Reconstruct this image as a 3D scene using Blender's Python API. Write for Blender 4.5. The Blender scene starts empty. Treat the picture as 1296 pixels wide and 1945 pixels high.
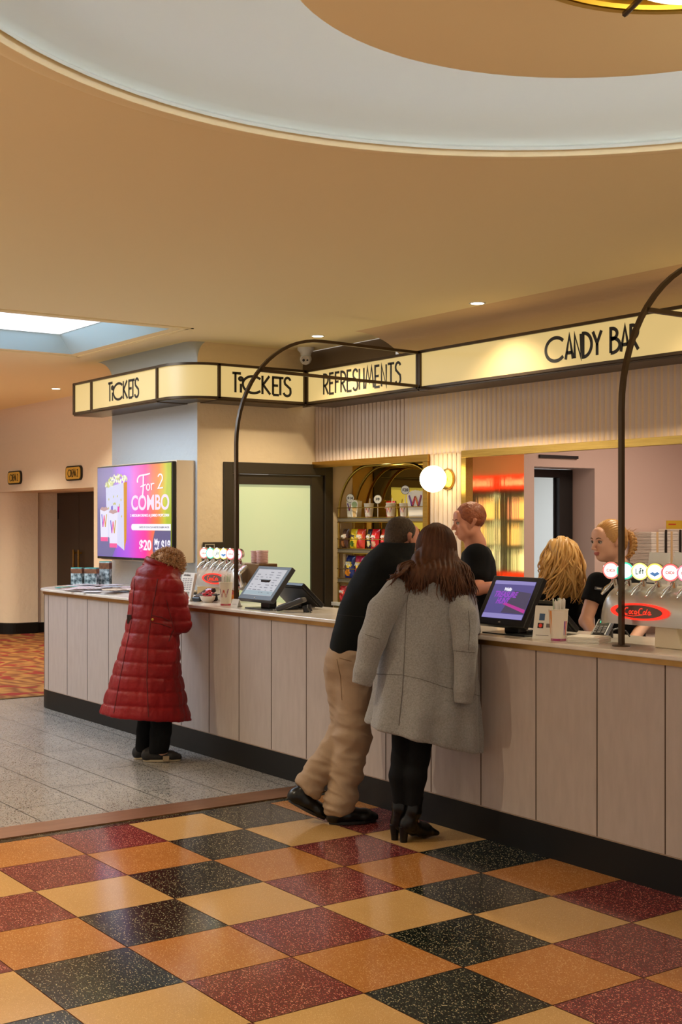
import bpy, bmesh, math, random
import numpy as np
from mathutils import Vector, Matrix
random.seed(7)
sc = bpy.context.scene
COL = sc.collection

# ------------------------------------------------------------------ camera
cam_d = bpy.data.cameras.new('camera')
cam = bpy.data.objects.new('camera', cam_d); COL.objects.link(cam); sc.camera = cam
CAM = Vector((4.943, -4.509, 1.637)); YAW = -0.959438
cam.location = CAM
cam.rotation_euler = (math.pi/2, 0, -YAW)
cam_d.sensor_fit = 'HORIZONTAL'; cam_d.sensor_width = 36
cam_d.lens = 2434.46/1296*36
cam_d.shift_x = (648-612.5)/1296
cam_d.shift_y = (993.7-972.5)/1296
cam_d.clip_start = .05; cam_d.clip_end = 100

# ------------------------------------------------------------------ world, exposure, large lights
sc.view_settings.view_transform = 'Standard'
sc.view_settings.look = 'None'
sc.view_settings.gamma = 1
sc.view_settings.use_curve_mapping = False
sc.view_settings.exposure = 0.2
world = bpy.data.worlds.new('lobby_ambient'); sc.world = world; world.use_nodes = True  # even warm ambient fill, added for the open sides of the lobby
bgn = world.node_tree.nodes['Background']
bgn.inputs['Color'].default_value = (1.0, .88, .74, 1); bgn.inputs['Strength'].default_value = .46

def area(name, loc, size, power, color, rot=(0, 0, 0), sy=None, spread=None):
    l = bpy.data.lights.new(name, 'AREA'); l.energy = power; l.color = color
    l.shape = 'RECTANGLE'; l.size = size; l.size_y = sy or size
    if spread: l.spread = spread
    o = bpy.data.objects.new(name, l); o.location = loc; o.rotation_euler = rot; COL.objects.link(o); return o
def point(name, loc, power, color, r=.05):
    l = bpy.data.lights.new(name, 'POINT'); l.energy = power; l.color = color; l.shadow_soft_size = r
    o = bpy.data.objects.new(name, l); o.location = loc; COL.objects.link(o); return o
def spot(name, loc, power, color, ang=100, blend=.6, r=.04, rot=(0, 0, 0)):
    l = bpy.data.lights.new(name, 'SPOT'); l.energy = power; l.color = color; l.shadow_soft_size = r
    l.spot_size = math.radians(ang); l.spot_blend = blend
    o = bpy.data.objects.new(name, l); o.location = loc; o.rotation_euler = rot; COL.objects.link(o); return o

WARM = (1, .72, .42)
DOWN = [(-1.88, 1.62), (-3.84, 1.60), (-9.02, 1.50), (.08, 1.62), (2.04, 1.62), (-.6, -2.9), (-2.9, -2.9), (5.3, -1.2), (-8.6, -1.6), (-11.4, 1.0), (-8.3, -4.6), (-.6, -5.0), (1.6, -5.0), (-2.9, -5.0), (4.4, -5.6), (5.4, -3.4), (-10.8, -.9)]  # after the bar row, the lamps are added out of view to light the floors
for k, (x, y) in enumerate(DOWN):
    spot('downlight_beam', (x, y, 3.17), 110 if y > 1.2 else 165 if x > -4 else 230, (1, .85, .60), 125, .8, .035)
area('skylight_daylight', (-5.15, -1.6, 3.335), 1.4, 110, (.62, .80, 1.0), sy=3.6)
area('back_room_light', (-.6, 3.6, 2.75), 2.4, 60, (1, .80, .66), sy=1.2)
area('office_light', (-4.6, 4.6, 2.6), 1.2, 75, (.88, .93, 1.0))
point('shelf_glow', (-3.95, 2.40, 2.05), 1.6, (1, .78, .35), .03)

# warm globe lights added out of view to brighten the ceiling (glass built below)
FILL_GLOBES = [(3.6, -.9, 2.15), (1.2, -4.6, 2.15), (-2.4, -4.4, 2.15), (-6.8, -3.6, 2.15), (-10.2, -1.6, 2.15), (6.4, -2.6, 2.15)]
for g in FILL_GLOBES: point('fill_globe_light', g, 66 if g[0] > -6 else 300, (1, .88, .70), .11)

# ------------------------------------------------------------------ materials
MATS = {}
def lin(c):
    return tuple(((v/255)/12.92 if v/255 <= .04045 else ((v/255+.055)/1.055)**2.4) for v in c)
def mat(name, col=(200, 200, 200), rough=.6, metal=0, noise=None, bump=None, emit=None, spec=None, trans=0, sheen=0, coat=0, alpha=None, ior=None):
    """col in sRGB 0-255.  noise=(scale, second colour, sharpness)  bump=(scale, strength)"""
    if name in MATS: return MATS[name]
    m = bpy.data.materials.new(name); m.use_nodes = True; MATS[name] = m
    nt = m.node_tree; n = nt.nodes; L = nt.links
    b = n['Principled BSDF']
    b.inputs['Base Color'].default_value = lin(col)+(1,)
    b.inputs['Roughness'].default_value = rough; b.inputs['Metallic'].default_value = metal
    if spec is not None: b.inputs['Specular IOR Level'].default_value = spec
    if trans: b.inputs['Transmission Weight'].default_value = trans
    if sheen: b.inputs['Sheen Weight'].default_value = sheen
    if coat: b.inputs['Coat Weight'].default_value = coat
    if ior: b.inputs['IOR'].default_value = ior
    if alpha is not None: b.inputs['Alpha'].default_value = alpha
    tc = n.new('ShaderNodeTexCoord')
    if noise:
        t = n.new('ShaderNodeTexNoise'); t.inputs['Scale'].default_value = noise[0]; t.inputs['Detail'].default_value = 4
        mp = n.new('ShaderNodeMapping')
        if len(noise) > 3: mp.inputs['Scale'].default_value = noise[3]
        L.new(tc.outputs['Object'], mp.inputs[0]); L.new(mp.outputs[0], t.inputs['Vector'])
        r = n.new('ShaderNodeValToRGB'); sh = noise[2] if len(noise) > 2 else .3
        r.color_ramp.elements[0].position = .5-sh/2; r.color_ramp.elements[1].position = .5+sh/2
        r.color_ramp.elements[0].color = lin(col)+(1,); r.color_ramp.elements[1].color = lin(noise[1])+(1,)
        L.new(t.outputs['Fac'], r.inputs[0]); L.new(r.outputs[0], b.inputs['Base Color'])
    if bump:
        t2 = n.new('ShaderNodeTexNoise'); t2.inputs['Scale'].default_value = bump[0]; t2.inputs['Detail'].default_value = 5
        mp2 = n.new('ShaderNodeMapping')
        if len(bump) > 2: mp2.inputs['Scale'].default_value = bump[2]
        L.new(tc.outputs['Object'], mp2.inputs[0]); L.new(mp2.outputs[0], t2.inputs['Vector'])
        bn = n.new('ShaderNodeBump'); bn.inputs['Strength'].default_value = bump[1]; bn.inputs['Distance'].default_value = .01
        L.new(t2.outputs['Fac'], bn.inputs['Height']); L.new(bn.outputs[0], b.inputs['Normal'])
    if emit:
        b.inputs['Emission Color'].default_value = lin(emit[0])+(1,); b.inputs['Emission Strength'].default_value = emit[1]
    return m
def terrazzo(name, base, chips, scale=170, amount=.22, rough=.16, cloud=None):
    m = bpy.data.materials.new(name); m.use_nodes = True; MATS[name] = m
    nt = m.node_tree; n = nt.nodes; L = nt.links; b = n['Principled BSDF']
    b.inputs['Roughness'].default_value = rough; b.inputs['Specular IOR Level'].default_value = .5
    tc = n.new('ShaderNodeTexCoord')
    prev = None
    cl = n.new('ShaderNodeTexNoise'); cl.inputs['Scale'].default_value = 3; L.new(tc.outputs['Object'], cl.inputs['Vector'])
    mx0 = n.new('ShaderNodeMix'); mx0.data_type = 'RGBA'
    mx0.inputs['A'].default_value = lin(base)+(1,); mx0.inputs['B'].default_value = lin(cloud or tuple(int(v*.88) for v in base))+(1,)
    L.new(cl.outputs['Fac'], mx0.inputs['Factor']); prev = mx0.outputs['Result']
    for k, c in enumerate(chips):
        v = n.new('ShaderNodeTexVoronoi'); v.inputs['Scale'].default_value = scale*(1+.45*k); v.inputs['Randomness'].default_value = 1
        mp = n.new('ShaderNodeMapping'); mp.inputs['Rotation'].default_value = (0, 0, .7*k+.3); mp.inputs['Scale'].default_value = (1, 1.7, 1)
        L.new(tc.outputs['Object'], mp.inputs[0]); L.new(mp.outputs[0], v.inputs['Vector'])
        sp = n.new('ShaderNodeSeparateColor'); L.new(v.outputs['Color'], sp.inputs[0])
        g = n.new('ShaderNodeMath'); g.operation = 'LESS_THAN'; L.new(sp.outputs[0], g.inputs[0]); g.inputs[1].default_value = amount
        d = n.new('ShaderNodeMath'); d.operation = 'LESS_THAN'; L.new(v.outputs['Distance'], d.inputs[0]); d.inputs[1].default_value = .42
        mu = n.new('ShaderNodeMath'); mu.operation = 'MULTIPLY'; L.new(g.outputs[0], mu.inputs[0]); L.new(d.outputs[0], mu.inputs[1])
        mx = n.new('ShaderNodeMix'); mx.data_type = 'RGBA'; L.new(mu.outputs[0], mx.inputs['Factor'])
        L.new(prev, mx.inputs['A']); mx.inputs['B'].default_value = lin(c)+(1,); prev = mx.outputs['Result']
    L.new(prev, b.inputs['Base Color'])
    return m
def emis(name, col, s=1.0):
    if name in MATS: return MATS[name]
    return mat(name, (10, 10, 10) if s > 0 else col, .5, emit=(col, s))

M_plaster = mat('cream_plaster', (226, 196, 155), .9, bump=(22, .35))
M_stucco = mat('cream_stucco', (232, 208, 172), .9, bump=(14, .9))
M_pillar = mat('pale_stucco', (180, 183, 184), .9, bump=(14, .8))
M_ceil = mat('peach_ceiling_paint', (246, 230, 184), .9, bump=(2.5, .12))
M_white = mat('white_paint', (225, 225, 220), .8)
M_pink = mat('blush_paint', (208, 182, 168), .85)
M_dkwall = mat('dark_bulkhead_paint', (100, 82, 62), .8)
M_black = mat('black_metal', (34, 28, 24), .38, metal=.4)
M_bronze = mat('bronze_metal', (72, 56, 38), .35, metal=.6)
M_brass = mat('brushed_brass', (196, 160, 84), .28, metal=1, noise=(6, (168, 132, 62), .5, (1, 30, 30)))
M_brassd = mat('aged_brass', (150, 118, 66), .34, metal=1, noise=(5, (120, 90, 48), .5))
M_copper = mat('tinted_copper_mirror', (240, 190, 120), .06, metal=1, bump=(5, .10, (1, 2.2, .05)))
M_kick = mat('black_toe_kick', (13, 11, 10), .5, spec=.3)
M_stone = mat('white_stone_top', (226, 216, 204), .22, coat=.2, noise=(9, (216, 204, 190), .5))
M_panel = mat('washed_timber_laminate', (186, 172, 164), .55, noise=(26, (172, 157, 149), .6, (1, 1, .22)), bump=(120, .06, (1, 1, .1)))
M_groove = mat('panel_groove', (70, 50, 38), .8)
M_flute = mat('blush_flutes', (214, 190, 170), .7)
M_lightbox = mat('lightbox_acrylic', (150, 130, 95), .4, emit=((246, 214, 138), .54))
M_text = mat('black_lettering', (26, 22, 20), .5)
M_chrome = mat('chrome', (215, 215, 215), .12, metal=1)
M_plastic = mat('black_plastic', (18, 18, 19), .35)
M_greyplastic = mat('grey_plastic', (60, 60, 62), .45)
M_paper = mat('white_paper', (232, 228, 220), .7)
M_lobby = mat('pale_cream_stucco', (238, 226, 208), .9, bump=(14, .9))
M_doorf = mat('dark_bronze_paint', (52, 42, 28), .5)
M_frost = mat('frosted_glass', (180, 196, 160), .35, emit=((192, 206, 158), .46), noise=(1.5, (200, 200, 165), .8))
M_skin = mat('skin', (214, 160, 132), .5)
M_mirror = mat('amber_mirror', (226, 190, 96), .02, metal=1)

# ------------------------------------------------------------------ mesh helpers
class MB:
    def __init__(s): s.v = []; s.f = []; s.mi = []
    def add(s, vs, fs, mi=0):
        o = len(s.v); s.v += [tuple(p) for p in vs]; s.f += [tuple(i+o for i in f) for f in fs]; s.mi += [mi]*len(fs); return s
    def box(s, x0, x1, y0, y1, z0, z1, mi=0, M=None):
        vs = [(x, y, z) for z in (z0, z1) for x, y in ((x0, y0), (x1, y0), (x1, y1), (x0, y1))]
        if M: vs = [tuple(M @ Vector(p)) for p in vs]
        return s.add(vs, [(3, 2, 1, 0), (4, 5, 6, 7), (0, 1, 5, 4), (1, 2, 6, 5), (2, 3, 7, 6), (3, 0, 4, 7)], mi)
    def quad(s, a, b, c, d, mi=0): return s.add([a, b, c, d], [(0, 1, 2, 3)], mi)
    def prism(s, poly, z0, z1, mi=0, axis='z', M=None):
        n = len(poly)
        def P(a, b, c): return {'z': (a, b, c), 'y': (a, c, b), 'x': (c, a, b)}[axis]
        vs = [P(a, b, z0) for a, b in poly]+[P(a, b, z1) for a, b in poly]
        if M: vs = [tuple(M @ Vector(p)) for p in vs]
        fs = [tuple(range(n-1, -1, -1)), tuple(range(n, 2*n))]+[(i, (i+1) % n, (i+1) % n+n, i+n) for i in range(n)]
        return s.add(vs, fs, mi)
    def tube(s, pts, r, seg=8, mi=0, closed=False, cap=True, flat=None):
        """r: number or list; flat=(a,b) gives rectangular section half sizes"""
        P = [Vector(p) for p in pts]; n = len(P)
        R = r if isinstance(r, (list, tuple)) else [r]*n
        T = []
        for i in range(n):
            if closed: t = P[(i+1) % n]-P[i-1]
            else: t = P[min(i+1, n-1)]-P[max(i-1, 0)]
            T.append(t.normalized() if t.length > 1e-9 else Vector((0, 0, 1)))
        up = Vector((0, 0, 1)) if abs(T[0].z) < .9 else Vector((1, 0, 0))
        nrm = (up-T[0]*up.dot(T[0])).normalized(); vs = []
        for i in range(n):
            nrm = (nrm-T[i]*nrm.dot(T[i]))
            nrm = nrm.normalized() if nrm.length > 1e-6 else T[i].orthogonal().normalized()
            bi = T[i].cross(nrm)
            if flat:
                for a, b in ((1, 1), (-1, 1), (-1, -1), (1, -1)): vs.append(P[i]+nrm*a*flat[0]+bi*b*flat[1])
            else:
                for k in range(seg):
                    a = 2*math.pi*k/seg; vs.append(P[i]+(nrm*math.cos(a)+bi*math.sin(a))*R[i])
        m = 4 if flat else seg; fs = []
        for i in range(n if closed else n-1):
            j = (i+1) % n
            for k in range(m): fs.append((i*m+k, i*m+(k+1) % m, j*m+(k+1) % m, j*m+k))
        if cap and not closed: fs += [tuple(range(m-1, -1, -1)), tuple((n-1)*m+k for k in range(m))]
        return s.add(vs, fs, mi)
    def lathe(s, prof, seg=24, c=(0, 0, 0), mi=0, M=None, cap=True, sx=1, sy=1):
        n = len(prof); vs = []
        for r, z in prof:
            for k in range(seg):
                a = 2*math.pi*k/seg; vs.append(Vector((r*math.cos(a)*sx, r*math.sin(a)*sy, z)))
        if M: vs = [M @ p for p in vs]
        vs = [p+Vector(c) for p in vs]; fs = []
        for i in range(n-1):
            for k in range(seg): fs.append((i*seg+k, i*seg+(k+1) % seg, (i+1)*seg+(k+1) % seg, (i+1)*seg+k))
        if cap: fs += [tuple(range(seg-1, -1, -1)), tuple((n-1)*seg+k for k in range(seg))]
        return s.add(vs, fs, mi)
    def sphere(s, c, r, seg=16, rings=10, mi=0, M=None):
        rr = r if isinstance(r, (tuple, list)) else (r, r, r)
        vs = []; fs = []
        for i in range(1, rings):
            t = math.pi*i/rings
            for k in range(seg):
                a = 2*math.pi*k/seg; vs.append(Vector((rr[0]*math.sin(t)*math.cos(a), rr[1]*math.sin(t)*math.sin(a), rr[2]*math.cos(t))))
        vs += [Vector((0, 0, rr[2])), Vector((0, 0, -rr[2]))]
        if M: vs = [M @ p for p in vs]
        vs = [p+Vector(c) for p in vs]; N = (rings-1)*seg
        for i in range(rings-2):
            for k in range(seg): fs.append((i*seg+k, (i+1)*seg+k, (i+1)*seg+(k+1) % seg, i*seg+(k+1) % seg))
        for k in range(seg): fs += [(N, k, (k+1) % seg), (N+1, (rings-2)*seg+(k+1) % seg, (rings-2)*seg+k)]
        return s.add(vs, fs, mi)
    def obj(s, name, mats, parent=None, smooth=False, bevel=0, loc=None, rot=None, angle=40):
        me = bpy.data.meshes.new(name); me.from_pydata(s.v, [], s.f); me.validate()
        for m in (mats if isinstance(mats, (list, tuple)) else [mats]): me.materials.append(m)
        if len(me.polygons) == len(s.mi): me.polygons.foreach_set('material_index', s.mi)
        bm = bmesh.new(); bm.from_mesh(me); bmesh.ops.recalc_face_normals(bm, faces=bm.faces); bm.to_mesh(me); bm.free()
        o = bpy.data.objects.new(name, me); COL.objects.link(o)
        if loc: o.location = loc
        if rot: o.rotation_euler = rot
        if parent: o.parent = parent
        if bevel:
            b = o.modifiers.new('bevel', 'BEVEL'); b.width = bevel; b.segments = 3; b.limit_method = 'ANGLE'; b.angle_limit = math.radians(35)
            b.harden_normals = False
        if smooth:
            me.shade_smooth()
            if angle < 180:
                try: me.set_sharp_from_angle(angle=math.radians(angle))
                except Exception: pass
        return o
def tag(o, label, cat, group=None):
    o['label'] = label; o['category'] = cat
    if group: o['group'] = group
    return o
def struct(o, label=None):
    o['kind'] = 'structure'
    if label: o['label'] = label
    return o
def thing(name, label, cat, loc=(0, 0, 0), rz=0, group=None):
    o = bpy.data.objects.new(name, None); COL.objects.link(o); o.location = loc; o.rotation_euler = (0, 0, rz)
    o.empty_display_size = .1
    return tag(o, label, cat, group)
def copy_tree(o, parent=None):
    c = o.copy(); COL.objects.link(c)
    if parent: c.parent = parent
    for ch in [x for x in COL.objects if x.parent == o]: copy_tree(ch, c)
    return c
def arc(cx, cy, r, a0, a1, n=12, ry=None):
    ry = r if ry is None else ry
    return [(cx+r*math.cos(math.radians(a0+(a1-a0)*i/n)), cy+ry*math.sin(math.radians(a0+(a1-a0)*i/n))) for i in range(n+1)]

# ------------------------------------------------------------------ lettering
def ribbon(mb, pts, w, place, mi=0, t=.002):
    """flat stroke of width 2w along 2-D pts; place(x, z, depth) -> 3-D"""
    P = [Vector(p) for p in pts]
    Q = [P[0]]
    for p in P[1:]:
        if (p-Q[-1]).length > 1e-6: Q.append(p)
    closed = (Q[0]-Q[-1]).length < 1e-5 and len(Q) > 3
    if closed: Q = Q[:-1]
    n = len(Q); Lf = []; Rt = []
    for i in range(n):
        if closed: a = (Q[i]-Q[i-1]).normalized(); b = (Q[(i+1) % n]-Q[i]).normalized()
        else:
            a = (Q[i]-Q[i-1]).normalized() if i else (Q[1]-Q[0]).normalized()
            b = (Q[i+1]-Q[i]).normalized() if i < n-1 else a
        na = Vector((-a.y, a.x)); nb = Vector((-b.y, b.x)); m = na+nb
        m = m.normalized() if m.length > .2 else na
        k = w/max(.45, m.dot(na)); Lf.append(Q[i]+m*k); Rt.append(Q[i]-m*k)
    vs = [place(p.x, p.y, 0) for p in Lf]+[place(p.x, p.y, 0) for p in Rt]+[place(p.x, p.y, t) for p in Lf]+[place(p.x, p.y, t) for p in Rt]
    fs = []
    for i in range(n if closed else n-1):
        j = (i+1) % n
        fs += [(2*n+i, 2*n+j, 3*n+j, 3*n+i), (i, j, 2*n+j, 2*n+i), (n+i, n+j, 3*n+j, 3*n+i)]
    if not closed: fs += [(0, n, 3*n, 2*n), (n-1, 2*n-1, 4*n-1, 3*n-1)]
    mb.add(vs, fs, mi)
G = {
 'T': (.40, [[(0, 1), (.4, 1)], [(.2, 1), (.2, 0)]]),
 'C': (.95, [arc(.5, .5, .5, 42, 318, 30)]),
 'K': (.42, [[(.03, 0), (.03, 1)], [(.38, 1), (.07, .5), (.42, 0)]]),
 'E': (.34, [[(.3, 1), (.03, 1), (.03, 0), (.32, 0)], [(.03, .52), (.26, .52)]]),
 'F': (.32, [[(.3, 1), (.03, 1), (.03, 0)], [(.03, .55), (.25, .55)]]),
 'H': (.36, [[(.03, 0), (.03, 1)], [(.33, 0), (.33, 1)], [(.03, .4), (.33, .4)]]),
 'R': (.36, [[(.03, 0), (.03, 1)]+arc(.08, .72, .26, 90, -90, 12, .28)+[(.03, .44)], [(.12, .44), (.36, 0)]]),
 'B': (.44, [[(.03, 0), (.03, 1)]+arc(.08, .78, .24, 90, -90, 10, .22)+[(.03, .56)], [(.03, .6)]+arc(.08, .3, .36, 80, -90, 12, .3)+[(.03, 0)]]),
 'D': (.44, [[(.03, 0), (.03, 1)]+arc(.05, .5, .38, 90, -90, 16, .5)+[(.03, 0)]]),
 'A': (.36, [[(0, 0), (.18, 1), (.36, 0)], [(.05, .27), (.31, .27)]]),
 'N': (.36, [[(.03, 0), (.03, 1), (.33, 0), (.33, 1)]]),
 'M': (.54, [[(0, 0), (.13, 1), (.27, .3), (.41, 1), (.54, 0)]]),
 'Y': (.40, [[(0, 1), (.2, .5), (.4, 1)], [(.2, .5), (.2, 0)]]),
 'S': (.34, [arc(.17, .78, .15, 20, 180, 10, .22)+[(.04, .66), (.30, .40)]+arc(.17, .22, .15, 0, -160, 12, .22)]),
 'I': (.08, [[(.04, 0), (.04, 1)]]),
 ' ': (.30, []),
 'W': (.7, [[(0, 1), (.2, 0), (.35, .8), (.5, 0), (.7, 1)]]),
 '2': (.34, [arc(.17, .8, .16, 170, -10, 10, .2)+[(.02, 0), (.33, 0)]]),
}
def strokes_of(word, gap=.09):
    x = 0; out = []
    for ch in word:
        w, st = G[ch]; out += [[(x+a, b) for a, b in s_] for s_ in st]; x += w+gap
    return out, x-gap
def tickets():
    st = [[(0, 1), (.36, 1)], [(.13, 1), (.13, 0)], [(.36, .0), (.36, .46)], arc(.36, .72, .075, 0, 360, 14), arc(.88, .46, .44, 45, 315, 28),
          [(1.28, 0), (1.28, .97)], [(1.58, .97), (1.31, .5), (1.62, 0)], [(1.74, 0), (1.74, .92)], [(1.70, .93), (2.2, .93)], [(1.74, .5), (1.96, .5)],
          [(1.74, .0), (2.0, .0)], [(2.06, .93), (2.06, 0)]]
    st += [arc(2.38, .74, .13, 20, 180, 10, .22)+[(2.27, .62), (2.50, .38)]+arc(2.36, .2, .155, 10, -165, 12, .22)]
    return st, 2.53
def write(mb, strokes, width, x0, x1, z0, z1, w, place, mi=0):
    kx = (x1-x0)/width; kz = z1-z0
    for s_ in strokes: ribbon(mb, [(x0+a*kx, z0+b*kz) for a, b in s_], w, place, mi)
def font_text(name, body, size, mat_, parent, loc, rot, extrude=.001, bold=0, width=None, align='LEFT', shear=0, sx=1):
    cu = bpy.data.curves.new(name, 'FONT'); cu.body = body; cu.size = size; cu.extrude = extrude; cu.offset = bold; cu.align_x = align; cu.shear = shear
    t = bpy.data.objects.new(name, cu); COL.objects.link(t)
    dg = bpy.context.evaluated_depsgraph_get(); dg.update()
    me = bpy.data.meshes.new_from_object(t.evaluated_get(dg)); bpy.data.objects.remove(t)
    xs = [v.co.x for v in me.vertices]
    if width and xs:
        k = width/(max(xs)-min(xs))
        for v in me.vertices: v.co.x *= k
    me.materials.clear(); me.materials.append(mat_)
    o = bpy.data.objects.new(name, me); COL.objects.link(o); o.parent = parent; o.location = loc; o.rotation_euler = rot
    return o
# ================================================================== STRUCTURE
S = .4572
# checkered terrazzo floor: each square set in thin divider strips
m = MB(); cols = []
m.quad((-1.44, -8, -.004), (8, -8, -.004), (8, .3, -.004), (-1.44, .3, -.004), 4)
m.box(-1.44, -1.374, -8, .06, -.003, 0, 0)
for i in range(-3, 17):
    for j in range(0, 18):
        d = (i-j) % 4; k = 0 if d == 0 else 1 if d == 2 else (2 if (i+j) % 4 == 1 else 3)
        g = .0022; x0, x1, y1, y0 = i*S+g, (i+1)*S-g, -j*S-g, -(j+1)*S+g
        if j == 0: y1 = .06
        m.quad((x0, y0, 0), (x1, y0, 0), (x1, y1, 0), (x0, y1, 0), k)
TZ = [terrazzo('green_terrazzo', (17, 21, 16), [(180, 164, 128), (84, 92, 74)], 130, .2, .13),
      terrazzo('red_terrazzo', (100, 40, 42), [(206, 146, 122), (156, 68, 60)], 130, .25, .13),
      terrazzo('orange_terrazzo', (172, 112, 56), [(200, 152, 96), (146, 84, 36)], 130, .3, .13),
      terrazzo('sand_terrazzo', (190, 148, 92), [(204, 164, 110), (164, 122, 72)], 170, .22, .13),
      mat('divider_strip', (120, 74, 48), .5)]
struct(m.obj('floor', TZ), 'checkered terrazzo floor in green, red, orange and sand')
# grey stone tile floor
m = MB(); m.quad((-6.5, -8, -.003), (-1.67, -8, -.003), (-1.67, .9, -.003), (-6.5, .9, -.003), 1)
gx = -2.885; tw = .405
for i in range(-9, 4):
    for j in range(-18, 4):
        x0 = gx+2*tw*(i)+0; 
        x0 = gx+i*tw*2; x1 = x0+tw*2; y0 = -.925+j*tw; y1 = y0+tw
        if (j % 2): x0 += tw; x1 += tw
        x0 = max(x0, -6.5); x1 = min(x1, -1.67); y0 = max(y0, -8); y1 = min(y1, .9)
        if x1-x0 > .01 and y1-y0 > .01:
            g = .0028; m.quad((x0+g, y0+g, 0), (x1-g, y0+g, 0), (x1-g, y1-g, 0), (x0+g, y1-g, 0), 0)
struct(m.obj('floor_tile', [terrazzo('grey_terrazzo', (154, 148, 142), [(34, 31, 32), (92, 84, 82)], 70, .3, .2), mat('grout', (70, 62, 58), .9)]), 'speckled grey stone tile floor')
struct(MB().box(-1.67, -1.44, -8, .06, -.01, .006).obj('trim_1', mat('brass_threshold', (176, 128, 92), .34, metal=.85, noise=(4, (150, 104, 72), .6, (4, .6, 1)))), 'wide brass floor threshold')
struct(MB().box(-6.56, -6.5, -8, .9, -.01, .005).obj('trim_2', M_brassd), 'brass strip at carpet edge')
# carpet
cm = bpy.data.materials.new('patterned_carpet'); cm.use_nodes = True
nt = cm.node_tree; n = nt.nodes; L = nt.links; b = n['Principled BSDF']; b.inputs['Roughness'].default_value = 1
tc = n.new('ShaderNodeTexCoord'); wv = n.new('ShaderNodeTexWave'); wv.wave_type = 'RINGS'; wv.inputs['Scale'].default_value = 1.6; wv.inputs['Distortion'].default_value = 14; wv.inputs['Detail'].default_value = 2
L.new(tc.outputs['Object'], wv.inputs['Vector']); r = n.new('ShaderNodeValToRGB'); L.new(wv.outputs['Fac'], r.inputs[0])
r.color_ramp.elements[0].color = lin((112, 62, 28))+(1,); r.color_ramp.elements[1].color = lin((158, 112, 56))+(1,)
ns = n.new('ShaderNodeTexNoise'); ns.inputs['Scale'].default_value = 4.5; ns.inputs['Detail'].default_value = 1; L.new(tc.outputs['Object'], ns.inputs['Vector'])
r2 = n.new('ShaderNodeValToRGB'); L.new(ns.outputs['Fac'], r2.inputs[0]); r2.color_ramp.elements[0].position = .56; r2.color_ramp.elements[1].position = .6
mx = n.new('ShaderNodeMix'); mx.data_type = 'RGBA'; L.new(r2.outputs[0], mx.inputs['Factor']); L.new(r.outputs[0], mx.inputs['A']); mx.inputs['B'].default_value = lin((130, 30, 24))+(1,)
L.new(mx.outputs['Result'], b.inputs['Base Color'])
struct(MB().quad((-22, -8, 0), (-6.56, -8, 0), (-6.56, 3.4, 0), (-22, 3.4, 0)).obj('floor_carpet', cm), 'orange and red patterned carpet')
# service floor behind the counter
struct(MB().quad((-6.5, .05, -.005), (8, .05, -.005), (8, 8, -.005), (-6.5, 8, -.005)).obj('floor_service', mat('dark_vinyl', (70, 62, 56), .6)))

# ------------------------------------------------------------- ceiling
H = 3.2; RC = (2.60, -1.88); RR = 1.945
sq = (RC[0]-2.3, RC[0]+2.3, RC[1]-2.3, RC[1]+2.3)
SK = (-6.1, -4.2, -6.0, .4)
m = MB()
def rect(x0, x1, y0, y1): m.quad((x0, y0, H), (x0, y1, H), (x1, y1, H), (x1, y0, H))
rect(-22, SK[0], -8, .4); rect(SK[0], SK[1], -8, SK[2]); rect(SK[1], sq[0], -8, .4)
rect(sq[1], 8, -8, .42); rect(sq[0], sq[1], -8, sq[2])
rect(-22, -6.52, .4, 2.0); rect(-6.52, sq[0], .4, .86); rect(-4.68, -3.45, .86, 2.1); rect(-3.45, sq[0], .86, 1.7); rect(sq[0], 8, sq[3], 1.7)
N = 96; ring = [(RC[0]+RR*math.cos(2*math.pi*k/N), RC[1]+RR*math.sin(2*math.pi*k/N)) for k in range(N)]
def onsq(a):
    c, s_ = math.cos(a), math.sin(a); k = 2.3/max(abs(c), abs(s_)); return (RC[0]+c*k, RC[1]+s_*k)
o_ = [onsq(2*math.pi*k/N) for k in range(N)]
for k in range(N):
    j = (k+1) % N; m.quad(ring[k]+(H,), ring[j]+(H,), o_[j]+(H,), o_[k]+(H,))
# skylight well, flared
wx0, wx1, wy0, wy1 = SK; zi = 3.34; f = .22
for (a, b2) in (((wx0, wy1), (wx1, wy1)), ((wx1, wy0), (wx0, wy0)), ((wx0, wy0), (wx0, wy1)), ((wx1, wy1), (wx1, wy0))):
    def inn(p): return (p[0]+(f if p[0] == wx0 else -f), p[1]+(f if p[1] == wy0 else -f), zi)
    m.quad(a+(H,), b2+(H,), inn(b2), inn(a), 1)
M_well = mat('pale_blue_white_paint', (176, 204, 212), .8)
struct(m.obj('ceiling', [M_ceil, M_well]), 'peach painted ceiling with round recess')
struct(MB().quad((wx0+f, wy0+f, zi), (wx1-f, wy0+f, zi), (wx1-f, wy1-f, zi), (wx0+f, wy1-f, zi)).obj('window_1', emis('skylight_sky', (236, 240, 248), 1.5)), 'bright rectangular skylight in ceiling')
# skylight edge moulding
m = MB()
for k, e in ((0, .10), (1, .13)):
    for p, q in (((wx0-e, wy1+e), (wx1+e, wy1+e)), ((wx0-e, wy0-e), (wx0-e, wy1+e)), ((wx1+e, wy0-e), (wx1+e, wy1+e))):
        m.box(min(p[0], q[0])-.012, max(p[0], q[0])+.012, min(p[1], q[1])-.012, max(p[1], q[1])+.012, H-.008, H+.002)
struct(m.obj('trim_3', M_ceil))
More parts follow.
